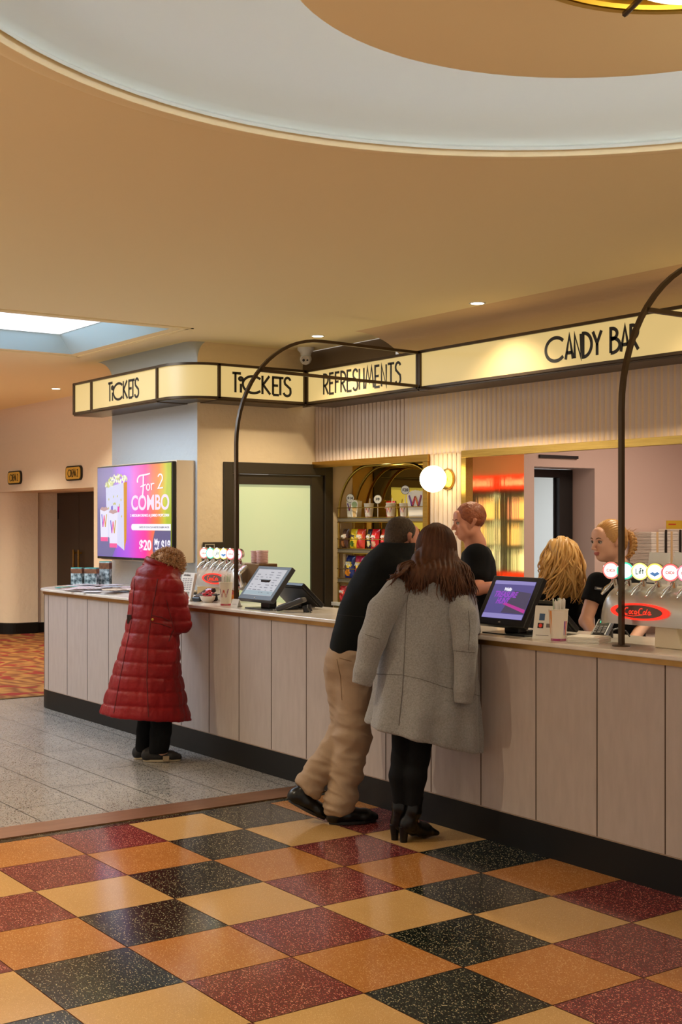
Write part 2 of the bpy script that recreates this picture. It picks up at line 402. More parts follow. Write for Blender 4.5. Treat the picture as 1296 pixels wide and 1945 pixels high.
# round recess: lip and white bowl
lip = [(RR+.11, H), (RR+.10, H-.012), (RR+.07, H-.022), (RR+.035, H-.028), (RR+.012, H-.024), (RR, H-.004), (RR, H+.012)]
struct(MB().lathe([(r_, z) for r_, z in lip], 96, (RC[0], RC[1], 0), cap=False).obj('ceiling_lip', M_ceil, smooth=True))
bowl = [(RR-.02, H-.006), (RR-.022, H+.006), (RR-.004, H+.018), (RR-.004, H+.03), (RR-.02, H+.05), (RR-.10, H+.14), (RR-.22, H+.23), (RR-.4, H+.31), (RR-.65, H+.36), (RR-.95, H+.38), (.001, H+.38)]
struct(MB().lathe(bowl, 96, (RC[0], RC[1], 0), cap=False).obj('ceiling_bowl', mat('cool_white_paint', (206, 210, 200), .8), smooth=True), 'white round ceiling recess')
# central suspended disc
d_ = thing('ceiling_disc', 'peach round disc hanging inside the white ceiling recess', 'ceiling panel', (RC[0], RC[1]+.06, H-.03))
MB().lathe([(.001, 0), (.93, 0), (.975, .008), (.985, .03), (.93, .05), (.001, .05)], 96).obj('disc', M_ceil, d_, smooth=True)
MB().lathe([(.08, .05), (.08, .36)], 20, cap=False).obj('stem', M_white, d_)
MB().tube([(.78*math.cos(a), .78*math.sin(a), .10) for a in [2*math.pi*k/48 for k in range(48)]], .035, 8, closed=True).obj('cove_lamp', emis('cool_cove_light', (216, 226, 248), 18), d_)
# gold pendant under the disc
p_ = thing('pendant_light', 'gold rimmed round pendant light with white glowing bowl under ceiling disc', 'lamp', (2.885, -1.90, 3.1))
MB().lathe([(.485, 0), (.505, .0), (.507, .012), (.495, .045), (.485, .045), (.49, .008)], 72, cap=False).obj('gold_rim', mat('yellow_gold', (226, 196, 90), .3, metal=.8), p_, smooth=True)
MB().lathe([(.001, -.13), (.10, -.125), (.19, -.10), (.25, -.06), (.27, -.01), (.26, .03), (.001, .04)], 48).obj('glass_bowl', emis('opal_glow', (255, 226, 170), 4.5), p_, smooth=True)
for k in range(8):
    a = 2*math.pi*k/8+.35
    MB().tube([(.25*math.cos(a), .25*math.sin(a), .0), (.50*math.cos(a), .50*math.sin(a), -.004)], .009, 6).obj('spoke', M_bronze, p_)
MB().lathe([(.03, .03), (.03, .07), (.06, .072)], 20).obj('stem', M_brassd, p_)
MB().lathe([(.495, .02), (.26, .045)], 48, cap=False).obj('gold_reflector', MATS['yellow_gold'], p_)

# ------------------------------------------------------------- coves and walls
def cove(name, x0, x1, prof, M_, seglen=None):
    m = MB(); n_ = len(prof)
    vs = [(x0, y, z) for y, z in prof]+[(x1, y, z) for y, z in prof]
    m.add(vs, [(i, i+1, n_+i+1, n_+i) for i in range(n_-1)]); return struct(m.obj(name, M_, smooth=True, angle=60))
prof = [(1.70, H)]+[(1.70+.55*math.sin(t), H-.34*(1-math.cos(t))) for t in [math.pi/2*k/14 for k in range(1, 15)]]+[(2.25, 2.2)]
cove('wall_bar', -3.45, 8, prof, M_plaster)
# closed end of the cove so that it reads as a solid bulkhead
m = MB(); m.add([(-3.45, y, z) for y, z in prof]+[(-3.45, 2.6, 2.2), (-3.45, 2.6, H)], [tuple(range(len(prof)+2))]); struct(m.obj('wall_cove_end', M_plaster))
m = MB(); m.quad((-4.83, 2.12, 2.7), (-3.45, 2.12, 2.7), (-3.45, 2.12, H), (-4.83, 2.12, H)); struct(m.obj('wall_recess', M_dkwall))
# pillar with plaster faces
m = MB()
pf = [(1.01, 0), (1.01, 3.02)]+[(1.01-.15*(1-math.cos(t)), 3.05+.15*math.sin(t)) for t in [math.pi/2*k/8 for k in range(9)]]
m.add([(-4.83, y, z) for y, z in pf]+[(-6.52, y, z) for y, z in pf], [(i, i+1, len(pf)+i+1, len(pf)+i) for i in range(len(pf)-1)], 0)
pe = [(-4.83, 0), (-4.83, 3.02)]+[(-4.83+.15*(1-math.cos(t)), 3.05+.15*math.sin(t)) for t in [math.pi/2*k/8 for k in range(9)]]
m.add([(x, 1.01, z) for x, z in pe]+[(x, 1.27, z) for x, z in pe], [(i, i+1, len(pe)+i+1, len(pe)+i) for i in range(len(pe)-1)], 1)
m.quad((-6.52, 1.01, 0), (-6.52, 1.01, H), (-6.52, 2.45, H), (-6.52, 2.45, 0), 1)
vs = []; 
for k in range(9):
    t_ = math.pi/2*k/8; o_r = .15*(1-math.cos(t_))
    for q in range(9): ph = -math.pi/2+math.pi/2*q/8; vs.append((-4.83+o_r*math.cos(ph), 1.01+o_r*math.sin(ph), 3.05+.15*math.sin(t_)))
m.add(vs, [(k*9+q, k*9+q+1, k*9+q+10, k*9+q+9) for k in range(8) for q in range(8)], 0)
m.add([(-4.68, .86, H)]+vs[72:81], [(0, q+1, q+2) for q in range(8)], 1)
struct(m.obj('wall_pillar', [M_pillar, M_stucco], smooth=True, angle=50), 'textured plaster pillar behind ticket counter')
# wall with staff door (plane x = -4.83)
m = MB()
m.add([(x, 1.27, z) for x, z in pe[1:]]+[(x, 2.45, z) for x, z in pe[1:]], [(i, i+1, len(pe)-1+i+1, len(pe)-1+i) for i in range(len(pe)-2)])
m.quad((-4.83, 1.27, 2.18), (-4.83, 2.45, 2.18), (-4.83, 2.45, 3.02), (-4.83, 1.27, 3.02))
m.quad((-4.83, 2.45, 0), (-4.83, 2.70, 0), (-4.83, 2.70, 2.3), (-4.83, 2.45, 2.3))
struct(m.obj('wall_left', M_stucco))
# door
dd = struct(bpy.data.objects.new('door_1', None), 'dark framed staff door with frosted glass pane'); COL.objects.link(dd); dd.location = (-4.83, 1.86, 0)
m = MB()
for a, b2, z0, z1 in ((-.59, -.50, 0, 2.18), (.50, .59, 0, 2.18), (-.50, .50, 2.08, 2.18)): m.box(-.06, .02, a, b2, z0, z1)
m.obj('door_frame', M_doorf, dd, bevel=.004)
m = MB()
for a, b2, z0, z1 in ((-.495, -.42, .01, 2.075), (.36, .495, .01, 2.075), (-.42, .36, 1.985, 2.075), (-.42, .36, .01, .75)): m.box(-.05, -.004, a, b2, z0, z1)
m.obj('door_leaf', M_doorf, dd, bevel=.003)
m = MB(); m.box(-.035, -.025, -.42, .36, .75, 1.985); m.obj('glass_pane', M_frost, dd)
MB().lathe([(.007, 0), (.007, .012)], 10, M=Matrix.Rotation(math.pi/2, 4, 'Y')).obj('door_viewer', M_chrome, dd, loc=(-.004, -.46, 1.62))
# niche for snack shelves
struct(MB().quad((-4.83, 2.69, .9), (-3.2, 2.69, .9), (-3.2, 2.69, 2.3), (-4.83, 2.69, 2.3)).obj('wall_niche_back', M_mirror), 'amber mirror lining the snack niche')
struct(MB().box(-3.20, -3.16, 2.28, 2.72, 0, 2.2).obj('wall_niche_side', M_plaster))
struct(MB().quad((-4.83, 2.26, 2.2), (-3.2, 2.26, 2.2), (-3.2, 2.72, 2.2), (-4.83, 2.72, 2.2)).obj('ceiling_niche', M_plaster))
# fluted bulkhead and fluted panel
def flutes(m, x0, x1, z0, z1, y=2.25, p=.055):
    n_ = round((x1-x0)/p); p = (x1-x0)/n_
    prof = []
    for i in range(n_):
        a = x0+i*p
        prof += [(a, y+.022), (a+.005, y+.022), (a+.007, y+.002), (a+p*.3, y-.003), (a+p*.5, y-.004), (a+p*.7, y-.003), (a+p-.003, y+.002)]
    prof.append((x1, y+.022)); k = len(prof)
    m.add([(a, b_, z0) for a, b_ in prof]+[(a, b_, z1) for a, b_ in prof], [(i, i+1, k+i+1, k+i) for i in range(k-1)])
m = MB(); flutes(m, -4.82, 6, 2.2, 2.72); flutes(m, -3.17, -2.72, 0, 2.2)
m.quad((-4.82, 2.24, 2.2), (6, 2.24, 2.2), (6, 2.6, 2.2), (-4.82, 2.6, 2.2))
struct(m.obj('wall_fluted', M_flute), 'blush fluted bulkhead over the bar openings')
# brass trims round the openings
struct(MB().box(-4.83, -3.16, 2.225, 2.262, 2.145, 2.203).box(-3.225, -3.165, 2.225, 2.30, .9, 2.144).obj('trim_4', M_brass, bevel=.002), 'brass trim of snack niche')
struct(MB().box(-2.745, 6, 2.225, 2.262, 2.155, 2.212).box(-2.745, -2.69, 2.225, 2.30, .9, 2.154).obj('trim_5', M_brass, bevel=.002), 'brass trim of service opening')
# service room shell: side wall x=-2.72 with alcove and doorway
struct(MB().quad((-2.715, 2.30, .9), (-2.715, 2.88, .9), (-2.715, 2.88, 2.215), (-2.715, 2.30, 2.215)).obj('wall_mirror', M_copper), 'copper tinted mirror panel')
m = MB()
m.quad((-2.72, 2.27, 0), (-2.72, 3.0, 0), (-2.72, 3.0, 2.9), (-2.72, 2.27, 2.9))
m.quad((-2.72, 3.0, 2.106), (-2.72, 3.717, 2.106), (-2.72, 3.717, 2.9), (-2.72, 3.0, 2.9))
m.quad((-2.72, 3.717, 0), (-2.72, 5.2, 0), (-2.72, 5.2, 2.9), (-2.72, 3.717, 2.9))
m.quad((-2.72, 3.0, 0), (-3.0, 3.0, 0), (-3.0, 3.0, 2.106), (-2.72, 3.0, 2.106))
m.quad((-2.72, 3.0, 2.106), (-3.0, 3.0, 2.106), (-3.0, 3.717, 2.106), (-2.72, 3.717, 2.106))
m.quad((-2.72, 3.717, 0), (-3.05, 3.717, 0), (-3.05, 3.717, 2.106), (-2.72, 3.717, 2.106))
struct(m.obj('wall_service_side', M_pink), 'blush side wall with doorway alcove')
struct(MB().quad((-2.72, 5.2, 0), (3.7, 5.2, 0), (3.7, 5.2, 2.9), (-2.72, 5.2, 2.9)).obj('wall_service_back', M_pink))
struct(MB().quad((-2.72, 2.3, 2.9), (6, 2.3, 2.9), (3.7, 5.2, 2.9), (-2.72, 5.2, 2.9)).obj('ceiling_service', M_pink))
struct(MB().quad((-2.9, 2.27, 2.2), (6, 2.27, 2.2), (6, 2.27, 2.9), (-2.9, 2.27, 2.9)).obj('wall_service_front', M_pink))
struct(MB().box(3.6, 3.7, 2.28, 5.2, 0, 2.9).obj('wall_service_right', M_pink))
o = struct(bpy.data.objects.new('door_2', None), 'black framed doorway into white office'); COL.objects.link(o); o.location = (-2.97, 3.35, 0)
m = MB(); m.box(-.05, 0, .20, .36, 0, 2.10); m.box(-.05, 0, -.35, .20, 2.03, 2.10); m.obj('door_frame', mat('black_paint', (24, 21, 20), .45), o, bevel=.004)
MB().box(-.06, -.05, .18, .36, 0, 2.1).obj('door_stop', MATS['black_paint'], o)
# office beyond
m = MB(); m.quad((-6.4, 3.35, 0), (-6.4, 6.4, 0), (-6.4, 6.4, 2.8), (-6.4, 3.35, 2.8)); m.quad((-6.4, 6.4, 0), (-2.8, 6.4, 0), (-3.05, 6.4, 2.8), (-6.4, 6.4, 2.8))
m.quad((-6.4, 2.75, 2.8), (-2.8, 2.75, 2.8), (-2.8, 6.4, 2.8), (-6.4, 6.4, 2.8)); m.quad((-6.4, 2.75, 0), (-3.02, 2.75, 0), (-3.02, 2.75, 2.8), (-6.4, 2.75, 2.8))
struct(m.obj('wall_office', M_white))
# ducting slot above the doorway
tag(MB().box(-2.719, -2.70, 3.05, 3.5, 2.18, 2.205).obj('air_grille', mat('black_grille', (20, 20, 22), .4)), 'thin black air grille high above the office doorway', 'vent')

# ------------------------------------------------------------- cinema lobby wall
m = MB()
m.quad((-22, 2.4, 0), (-13.45, 2.4, 0), (-13.45, 2.4, 2.8), (-22, 2.4, 2.8))
rc = [(-13.45+.30*math.sin(t), 2.4+.30*(1-math.cos(t))) for t in [math.pi/2*k/10 for k in range(11)]]
m.add([(x, y, 0) for x, y in rc]+[(x, y, 2.09) for x, y in rc], [(i, i+1, 11+i+1, 11+i) for i in range(10)])
m.add([(x, y, 2.09) for x, y in rc]+[(-13.45, 2.7, 2.09)], [tuple(range(12))])
m.quad((-13.45, 2.4, 2.09), (-9.93, 2.4, 2.09), (-9.93, 2.4, 2.8), (-13.45, 2.4, 2.8))
m.quad((-13.15, 2.70, 0), (-13.15, 2.99, 0), (-13.15, 2.99, 2.09), (-13.15, 2.70, 2.09))
m.quad((-13.15, 2.99, 0), (-13.22, 2.99, 0), (-13.22, 2.99, 2.09), (-13.15, 2.99, 2.09))
m.quad((-13.22, 2.99, 0), (-13.22, 3.36, 0), (-13.22, 3.36, 2.09), (-13.22, 2.99, 2.09))
m.quad((-13.5, 2.4, 2.09), (-9.93, 2.4, 2.09), (-9.93, 3.36, 2.09), (-13.5, 3.36, 2.09))
m.quad((-9.93, 2.4, 0), (-6.4, 2.4, 0), (-6.4, 2.4, 2.8), (-9.93, 2.4, 2.8)); m.quad((-9.93, 2.4, 0), (-9.93, 3.36, 0), (-9.93, 3.36, 2.09), (-9.93, 2.4, 2.09))
m.quad((-11.6, 3.36, 0), (-9.93, 3.36, 0), (-9.93, 3.36, 2.09), (-11.6, 3.36, 2.09))
cv = [(2.0, H)]+[(2.0+.4*math.sin(t), H-.4*(1-math.cos(t))) for t in [math.pi/2*k/12 for k in range(1, 13)]]
m.add([(-22, y, z) for y, z in cv]+[(-6.52, y, z) for y, z in cv], [(i, i+1, 13+i+1, 13+i) for i in range(12)])
struct(m.obj('wall_cinema', M_lobby, smooth=True, angle=50), 'cream plaster wall with cinema entrance')
struct(MB().quad((-22, -8, 0), (-22, 2.4, 0), (-22, 2.4, H), (-22, -8, H)).obj('wall_far', M_stucco))
m = MB()
bb = [(-22, 2.385)]+[(x+.012, y-.012) for x, y in rc]+[(-13.138, 2.99)]
for i in range(len(bb)-1):
    (xa, ya), (xb, yb) = bb[i], bb[i+1]
    m.quad((xa, ya, 0), (xb, yb, 0), (xb, yb, .15), (xa, ya, .15)); m.quad((xa, ya, .15), (xb, yb, .15), (xb-.02, yb+.01, .17), (xa-.02, ya+.01, .17))
m.box(-13.22, -13.2, 2.99, 3.34, 0, .15)
struct(m.obj('baseboard_left', M_kick), 'black skirting')
o = struct(bpy.data.objects.new('door_3', None), 'dark brown double doors of cinema two'); COL.objects.link(o); o.location = (-12.42, 3.34, 0)
M_dd = mat('dark_brown_door', (58, 44, 34), .5)
for s_ in (-1, 1):
    l_ = MB().box(.006 if s_ > 0 else -.79, .79 if s_ > 0 else -.006, -.02, .02, .01, 2.06).obj('door_leaf', M_dd, o, bevel=.003)
    MB().box(s_*.09-.018, s_*.09+.018, -.075, -.055, .93, 1.25).box(s_*.09-.01, s_*.09+.01, -.06, -.018, .96, .99).box(s_*.09-.01, s_*.09+.01, -.06, -.018, 1.19, 1.22).obj('door_handle', M_brass, l_, bevel=.002)
    MB().box(s_*.74-.008, s_*.74+.008, -.03, -.02, 1.7, 1.82).obj('door_hinge', M_black, l_)
MB().box(-.82, .82, -.015, .02, 2.06, 2.09).box(-.82, -.79, -.015, .02, 0, 2.06).obj('door_frame', M_dd, o)
for x, lab in ((-12.53, 'small gold oval CINEMA 2 wall sign, left of the pair'), (-10.50, 'gold oval CINEMA 2 wall sign over the dark double doors')):
    t = thing('cinema_sign', lab, 'sign', (x, 2.385, 2.285), group=None)
    def rr(w, h, r_): return arc(w-r_, h-r_, r_, 0, 90, 5)+arc(-w+r_, h-r_, r_, 90, 180, 5)+arc(-w+r_, -h+r_, r_, 180, 270, 5)+arc(w-r_, -h+r_, r_, 270, 360, 5)
    MB().prism(rr(.245, .095, .06), -.012, .012, axis='y').obj('sign_border', M_text, t)
    MB().prism(rr(.225, .077, .048), -.018, -.012, axis='y').obj('sign_plate', mat('gold_sign_face', (206, 160, 62), .4, emit=((206, 160, 62), .12)), t)
    st, wd = strokes_of('CINEMA 2', .05); mm = MB(); write(mm, st, wd, -.15, .16, -.045, .045, .006, lambda a, c, d: (a, -.0185-d, c)); mm.obj('lettering', M_text, t)
# ================================================================== LIGHT-BOX SIGNS
def sign(name, label, loc, rz, x0, x1, z0, z1, depth, posts, strokes=None, tx=None, end=None, w=.011):
    """box sign: front face at local y=0, goes back to y=depth; x0..x1 local"""
    t = thing(name, label, 'sign', loc, rz)
    m = MB(); e = .018
    m.box(x0, x1, -.012, .03, z1-e, z1+.004); m.box(x0, x1, -.012, .03, z0-.004, z0+e)
    for p in posts: m.box(p-.013, p+.013, -.012, .03, z0, z1)
    m.box(x0, x1, depth-.02, depth, z1-e, z1); 
    m.obj('sign_frame', M_bronze, t, bevel=.002)
    MB().box(x0, x1, .006, .014, z0+e, z1-e).obj('light_panel', M_lightbox, t)
    MB().box(x0, x1, .0, depth, z0-.016, z0-.004).obj('soffit_panel', M_bronze, t)
    if end is not None:
        mm = MB()
        mm.box(end-.006, end+.006, .014, depth, z0+e, z1-e); mm.obj('end_panel', M_lightbox, t)
    if strokes:
        st, wd = strokes; mm = MB()
        write(mm, st, wd, tx[0], tx[1], tx[2], tx[3], w, lambda a, c, d: (a, .005-d, c)); mm.obj('lettering', M_text, t)
    return t
sign('ticket_sign', 'long cream TICKETS light box on the left side of the pillar, seen at a slant', (0, .70, 0), 0, -6.73, -4.985, 2.70, 3.0, .30, (-6.72, -6.32, -4.985), tickets(), (-5.965, -5.345, 2.768, 2.935), end=-6.72)
sign('ticket_sign', 'cream TICKETS light box over the staff door, beside the corner with REFRESHMENTS', (-4.525, 0, 0), math.pi/2, 1.037, 1.94, 2.70, 3.0, .30, (1.050, 1.935), tickets(), (1.185, 1.79, 2.765, 2.93))
sign('refreshments_sign', 'cream REFRESHMENTS light box between the corner and the arch bar', (0, 1.952, 0), 0, -4.525, -2.945, 2.70, 3.0, .298, (-4.512, -2.955), strokes_of('REFRESHMENTS', .07), (-4.265, -3.175, 2.765, 2.94), w=.010)
sign('candy_bar_sign', 'long cream CANDY BAR light box over the right service opening', (0, 1.952, 0), 0, -2.935, 5, 2.70, 3.0, .298, (-2.925, 5), strokes_of('CANDY BAR', .05), (-1.54, -.70, 2.768, 2.93), w=.012)
# curved corner light box
t = thing('corner_light_box', 'blank curved cream light box wrapping the pillar corner', 'sign', (0, 0, 0))
cp = [(-4.970, .70), (-4.86, .70)]+arc(-4.86, 1.035, .335, -90, 0, 14)[1:]
def curved(pts, z0, z1, th, nm, M_, sh=0):
    m = MB(); n_ = len(pts); inn_ = []
    for i in range(n_):
        a = Vector(pts[max(i-1, 0)]); b_ = Vector(pts[min(i+1, n_-1)]); d = (b_-a).normalized(); nn = Vector((-d.y, d.x))
        inn_.append((Vector(pts[i])+nn*(sh+th), Vector(pts[i])+nn*sh))
    vs = [(p[1].x, p[1].y, z) for z in (z0, z1) for p in inn_]+[(p[0].x, p[0].y, z) for z in (z0, z1) for p in inn_]
    fs = []
    for i in range(n_-1):
        fs += [(i, i+1, n_+i+1, n_+i), (2*n_+i, 2*n_+i+1, 3*n_+i+1, 3*n_+i), (i, i+1, 2*n_+i+1, 2*n_+i), (n_+i, n_+i+1, 3*n_+i+1, 3*n_+i)]
    m.add(vs, fs); return m.obj(nm, M_, t, smooth=True)
curved(cp, 2.982, 3.004, .03, 'sign_frame', M_bronze, -.012); curved(cp, 2.696, 2.718, .03, 'sign_frame', M_bronze, -.012)
curved(cp, 2.718, 2.982, .008, 'light_panel', M_lightbox, .006)
m = MB(); n_ = len(cp); m.add([(x, y, 2.69) for x, y in cp]+[(-4.825, 1.045, 2.69), (-4.83, 1.0, 2.69), (-4.985, 1.0, 2.69)], [tuple(range(n_+3))]); m.obj('soffit_panel', M_bronze, t)

# ================================================================== ARCHES
def arch(label, base, end_dir, L_, zc, R_, barz, top_end, rod=.011):
    a = math.atan2(end_dir[1], end_dir[0]); t = thing('counter_arch', label, 'arch', (base[0], base[1], 1.0562), a)
    pts = [(0, 0, 0), (0, 0, zc-1.055)]+[(R_-R_*math.cos(math.radians(k*90/16)), 0, zc-1.055+R_*math.sin(math.radians(k*90/16))) for k in range(1, 17)]+[(L_, 0, top_end-1.055)]
    MB().tube(pts, .01, flat=(rod, rod)).obj('arch_bar', M_bronze, t, smooth=True, angle=30)
    s0 = R_-math.sqrt(max(0, R_*R_-(barz-zc)**2)); MB().tube([(s0, 0, barz-1.055), (L_, 0, barz-1.055)], .01, flat=(rod, rod)).obj('cross_bar', M_bronze, t)
    MB().lathe([(.001, 0), (.043, 0), (.043, .004), (.020, .008), (.001, .009)], 24).obj('foot_plate', M_bronze, t)
    return t
v1 = (-2.933+2.735, 1.952-.138); arch('slim dark metal arch rising from counter beside the straw cup and left till', (-2.735, .138), v1, 1.80, 2.19, .79, 2.72, 2.985)
arch('slim dark metal arch rising from counter in front of the black shirted server', (.80, .12), (0, 1), 1.815, 2.17, .80, 2.66, 2.97)

# ================================================================== COUNTER
t = thing('service_counter', 'long washed timber panelled counter with white stone top and black plinth', 'counter', (0, 0, 0))
def path(off, x_end=5.5):
    return [(x_end, -off), (-5.70, -off)]+[(-5.70-(.46+off)*math.sin(a), .46-(.46+off)*math.cos(a)) for a in [math.pi/2*k/16 for k in range(1, 17)]]+[(-6.16-off, 1.0)]
def strip(m, pth, z0, z1, th=.02, mi=0):
    n_ = len(pth); inner = []
    for i in range(n_):
        a = Vector(pth[max(i-1, 0)]); b_ = Vector(pth[min(i+1, n_-1)]); d = (b_-a).normalized(); inner.append(Vector(pth[i])+Vector((d.y, -d.x))*th)
    vs = [(x, y, z0) for x, y in pth]+[(x, y, z1) for x, y in pth]+[(p.x, p.y, z0) for p in inner]+[(p.x, p.y, z1) for p in inner]
    fs = []
    for i in range(n_-1):
        fs += [(i, i+1, n_+i+1, n_+i), (2*n_+i, 2*n_+i+1, 3*n_+i+1, 3*n_+i), (n_+i, n_+i+1, 3*n_+i+1, 3*n_+i), (i, i+1, 2*n_+i+1, 2*n_+i)]
    fs += [(0, n_, 3*n_, 2*n_), (n_-1, 2*n_-1, 4*n_-1, 3*n_-1)]
    m.add(vs, fs, mi)
m = MB(); strip(m, path(0), .165, 1.01, .03); m.obj('panelled_front', M_panel, t, smooth=True, angle=30)
m = MB(); strip(m, path(.004), .0, .163, .03); m.obj('plinth', M_kick, t, smooth=True, angle=30)
m = MB(); strip(m, path(.006), .163, .168, .02); m.obj('plinth_trim', mat('plinth_edge', (150, 128, 112), .4), t)
m = MB()
k = -14
for i in range(-14, 14):
    x = -.049+.4035*i
    if -5.7 < x < 5.4: m.box(x-.0028, x+.0028, -.0015, .004, .168, 1.008)
for a in (18, 45, 72):
    ar = math.radians(a); cx, cy = -5.70-.461*math.sin(ar), .46-.461*math.cos(ar)
    m.box(-.003, .003, -.002, .003, .168, 1.008, M=Matrix.Translation((cx, cy, 0)) @ Matrix.Rotation(-ar, 4, 'Z'))
m.obj('panel_joints', M_groove, t)
m = MB(); strip(m, path(.012), 1.008, 1.034, .05); m.obj('brass_edge', mat('worn_brass_edge', (160, 118, 62), .35, metal=.9, noise=(7, (190, 150, 90), .6, (1, 1, 1))), t, smooth=True, angle=30)
po = path(.032)
poly = po+[(-4.9, 1.0), (-4.82, 1.0), (-4.82, .62), (5.5, .62)]
mt = MB(); mt.prism(poly, 1.034, 1.056); mt.obj('stone_top', M_stone, t, bevel=.006)
MB().box(-4.8, 5.5, .55, .58, .0, 1.034).obj('back_panel', mat('dark_laminate', (54, 46, 42), .6), t)
# lower work bench behind counter
t = thing('back_bench', 'white topped bench below the snack niche', 'bench', (-4.0, 2.45, 0))
MB().box(-.80, .79, -.03, .235, .87, .905).obj('bench_top', M_stone, t, bevel=.004)
MB().box(-.80, .79, .0, .235, 0, .87).obj('cabinet', mat('cream_laminate', (206, 178, 120), .6), t)

# ================================================================== SNACK RACK
t = thing('snack_rack', 'brass hoop snack rack with four shelves in the mirrored niche', 'shelf', (-3.98, 2.53, .905))
xl, xr_, zt = -.73, .73, 1.25; rr_ = .46
for y in (-.085, .095):
    pts = [(xl, y, 0), (xl, y, zt-rr_)]+[(xl+rr_-rr_*math.cos(a), y, zt-rr_+rr_*math.sin(a)) for a in [math.pi/2*k/12 for k in range(1, 13)]]
    pts += [(xr_-rr_+rr_*math.sin(a), y, zt-rr_+rr_*math.cos(a)) for a in [math.pi/2*k/12 for k in range(0, 13)]]+[(xr_, y, 0)]
    MB().tube(pts, .0125, 10).obj('hoop', M_brass, t, smooth=True)
SH = (1.652, 1.367, 1.092)
M_shelf = mat('taupe_shelf', (120, 104, 84), .5)
for z in SH:
    s_ = MB().box(xl+.005, xr_-.005, -.10, .10, z-.905, z-.905+.03).obj('shelf_board', M_shelf, t, bevel=.002)
    MB().tube([(xl, -.104, z-.905+.037), (xr_, -.104, z-.905+.037)], .004, 8).tube([(xl, -.104, z-.905-.006), (xr_, -.104, z-.905-.006)], .004, 8).obj('edge_rail', M_brass, s_)
    MB().tube([(xl, -.104, z-.905+.125), (xr_, -.104, z-.905+.125)], .0042, 8).obj('guard_rail', M_brass, s_)
# snack bags --------------------------------------------------------
def bag_mesh(w, h, d, cols, seed):
    rnd = random.Random(seed); nx, nz = 14, 18; vs = []; fs = []
    for side in (-1, 1):
        for j in range(nz+1):
            for i in range(nx+1):
                u = i/nx*2-1; v = j/nz
                e = (1-abs(u)**4)*math.sin(math.pi*min(max(v, 0), 1))**.55
                x = u*w/2*(1-.06*math.sin(math.pi*v)); y = side*d/2*e+.006*math.sin(u*5+v*7+seed)*e
                vs.append((x, y, v*h))
    B = (nx+1)*(nz+1)
    for side in (0, 1):
        for j in range(nz):
            for i in range(nx):
                a = side*B+j*(nx+1)+i; fs.append((a, a+1, a+nx+2, a+nx+1))
    m = MB(); mi = []
    m.add(vs, fs)
    for q, f_ in enumerate(fs):
        cx = sum(vs[i][0] for i in f_)/4/w*2; cz = sum(vs[i][2] for i in f_)/4/h
        k = 0
        if (cx/.62)**2+((cz-.60)/.15)**2 < 1: k = 1
        if ((cx+.1)/.6)**2+((cz-.26)/.15)**2 < 1: k = 2
        if cz > .93 or cz < .05: k = 3
        m.mi[q] = k
    return m
def bag(label, px, y, z, w, h, cols, seed, lean=0.0, rz=0):
    m = bag_mesh(w, h, .055, cols, seed)
    ms = []
    for k, c in enumerate(cols): ms.append(mat('foil_%d_%d_%d' % c, c, .25, spec=.6))
    while len(ms) < 4: ms.append(ms[0])
    o = m.obj('snack_bag', ms, smooth=True, angle=180, loc=(px, y, z), rot=(lean, 0, rz))
    mm = MB()
    # zig-zag wordmark on the front
    st = [[(-.3, 0), (-.22, .22), (-.14, 0)], [(-.1, 0), (-.1, .24), (.0, .12), (-.1, .1)], [(.06, 0), (.06, .2), (.16, .2)], [(.2, .22), (.2, 0), (.3, 0)]]
    for s_ in st: ribbon(mm, [(a*w, h*.56+b_*w*.8) for a, b_ in s_], .0035, lambda a, c, d: (a, -.0305-d-.0*c, c))
    mm.obj('wordmark', mat('wordmark_%s' % ('w' if sum(cols[0]) < 420 else 'k'), (240, 238, 230) if sum(cols[0]) < 420 else (30, 24, 60), .5), o)
    return tag(o, label, 'snack bag', None)
Y2 = 2.49
B1 = [('brown snack bag at the left end of the middle shelf', -4.665, (70, 36, 26), (210, 180, 150), (150, 90, 50), .10),
      ('yellow snack bag on middle shelf beside the brown one', -4.553, (236, 196, 30), (250, 220, 60), (90, 120, 40), .12),
      ('orange-red snack bag leaning on middle shelf right of the yellow one', -4.42, (210, 60, 34), (240, 170, 90), (200, 40, 40), .12),
      ('slim black and gold snack bag on middle shelf', -4.31, (28, 22, 40), (220, 190, 110), (236, 220, 160), .09),
      ('bright red snack bag on middle shelf right of the black and gold one', -4.205, (206, 22, 34), (236, 60, 50), (220, 160, 130), .11),
      ('red and orange snack bag on middle shelf next to the head of the man', -4.09, (216, 50, 30), (240, 140, 80), (230, 30, 40), .11),
      ('deep blue snack bag on middle shelf, mostly behind the man', -3.97, (30, 40, 130), (220, 60, 50), (60, 90, 180), .11)]
for k, (lb, x, c0, c1, c2, w) in enumerate(B1): bag(lb, x, Y2+(.01 if k % 2 else -.012), 1.400, w, .185, (c0, c1, c2, c0), k, -.10, .04*((k % 3)-1))
B2 = [('navy blue crisp bag with orange picture at left of the lower shelf', -4.605, (22, 38, 110), (236, 200, 60), (230, 140, 40), .15),
      ('magenta crisp bag on lower shelf right of the navy one', -4.455, (206, 28, 84), (240, 190, 60), (240, 90, 60), .14),
      ('crimson crisp bag on lower shelf beside the man\'s shoulder', -4.32, (190, 24, 40), (240, 120, 60), (230, 60, 60), .13)]
for k, (lb, x, c0, c1, c2, w) in enumerate(B2): bag(lb, x, Y2, 1.125, w, .215, (c0, c1, c2, c0), 20+k, -.08, .03*(k-1))
bag('red sweets bag low on the bench under the rack', -4.67, 2.47, .908, .11, .15, ((200, 40, 50), (240, 90, 60), (230, 60, 70), (200, 40, 50)), 31)
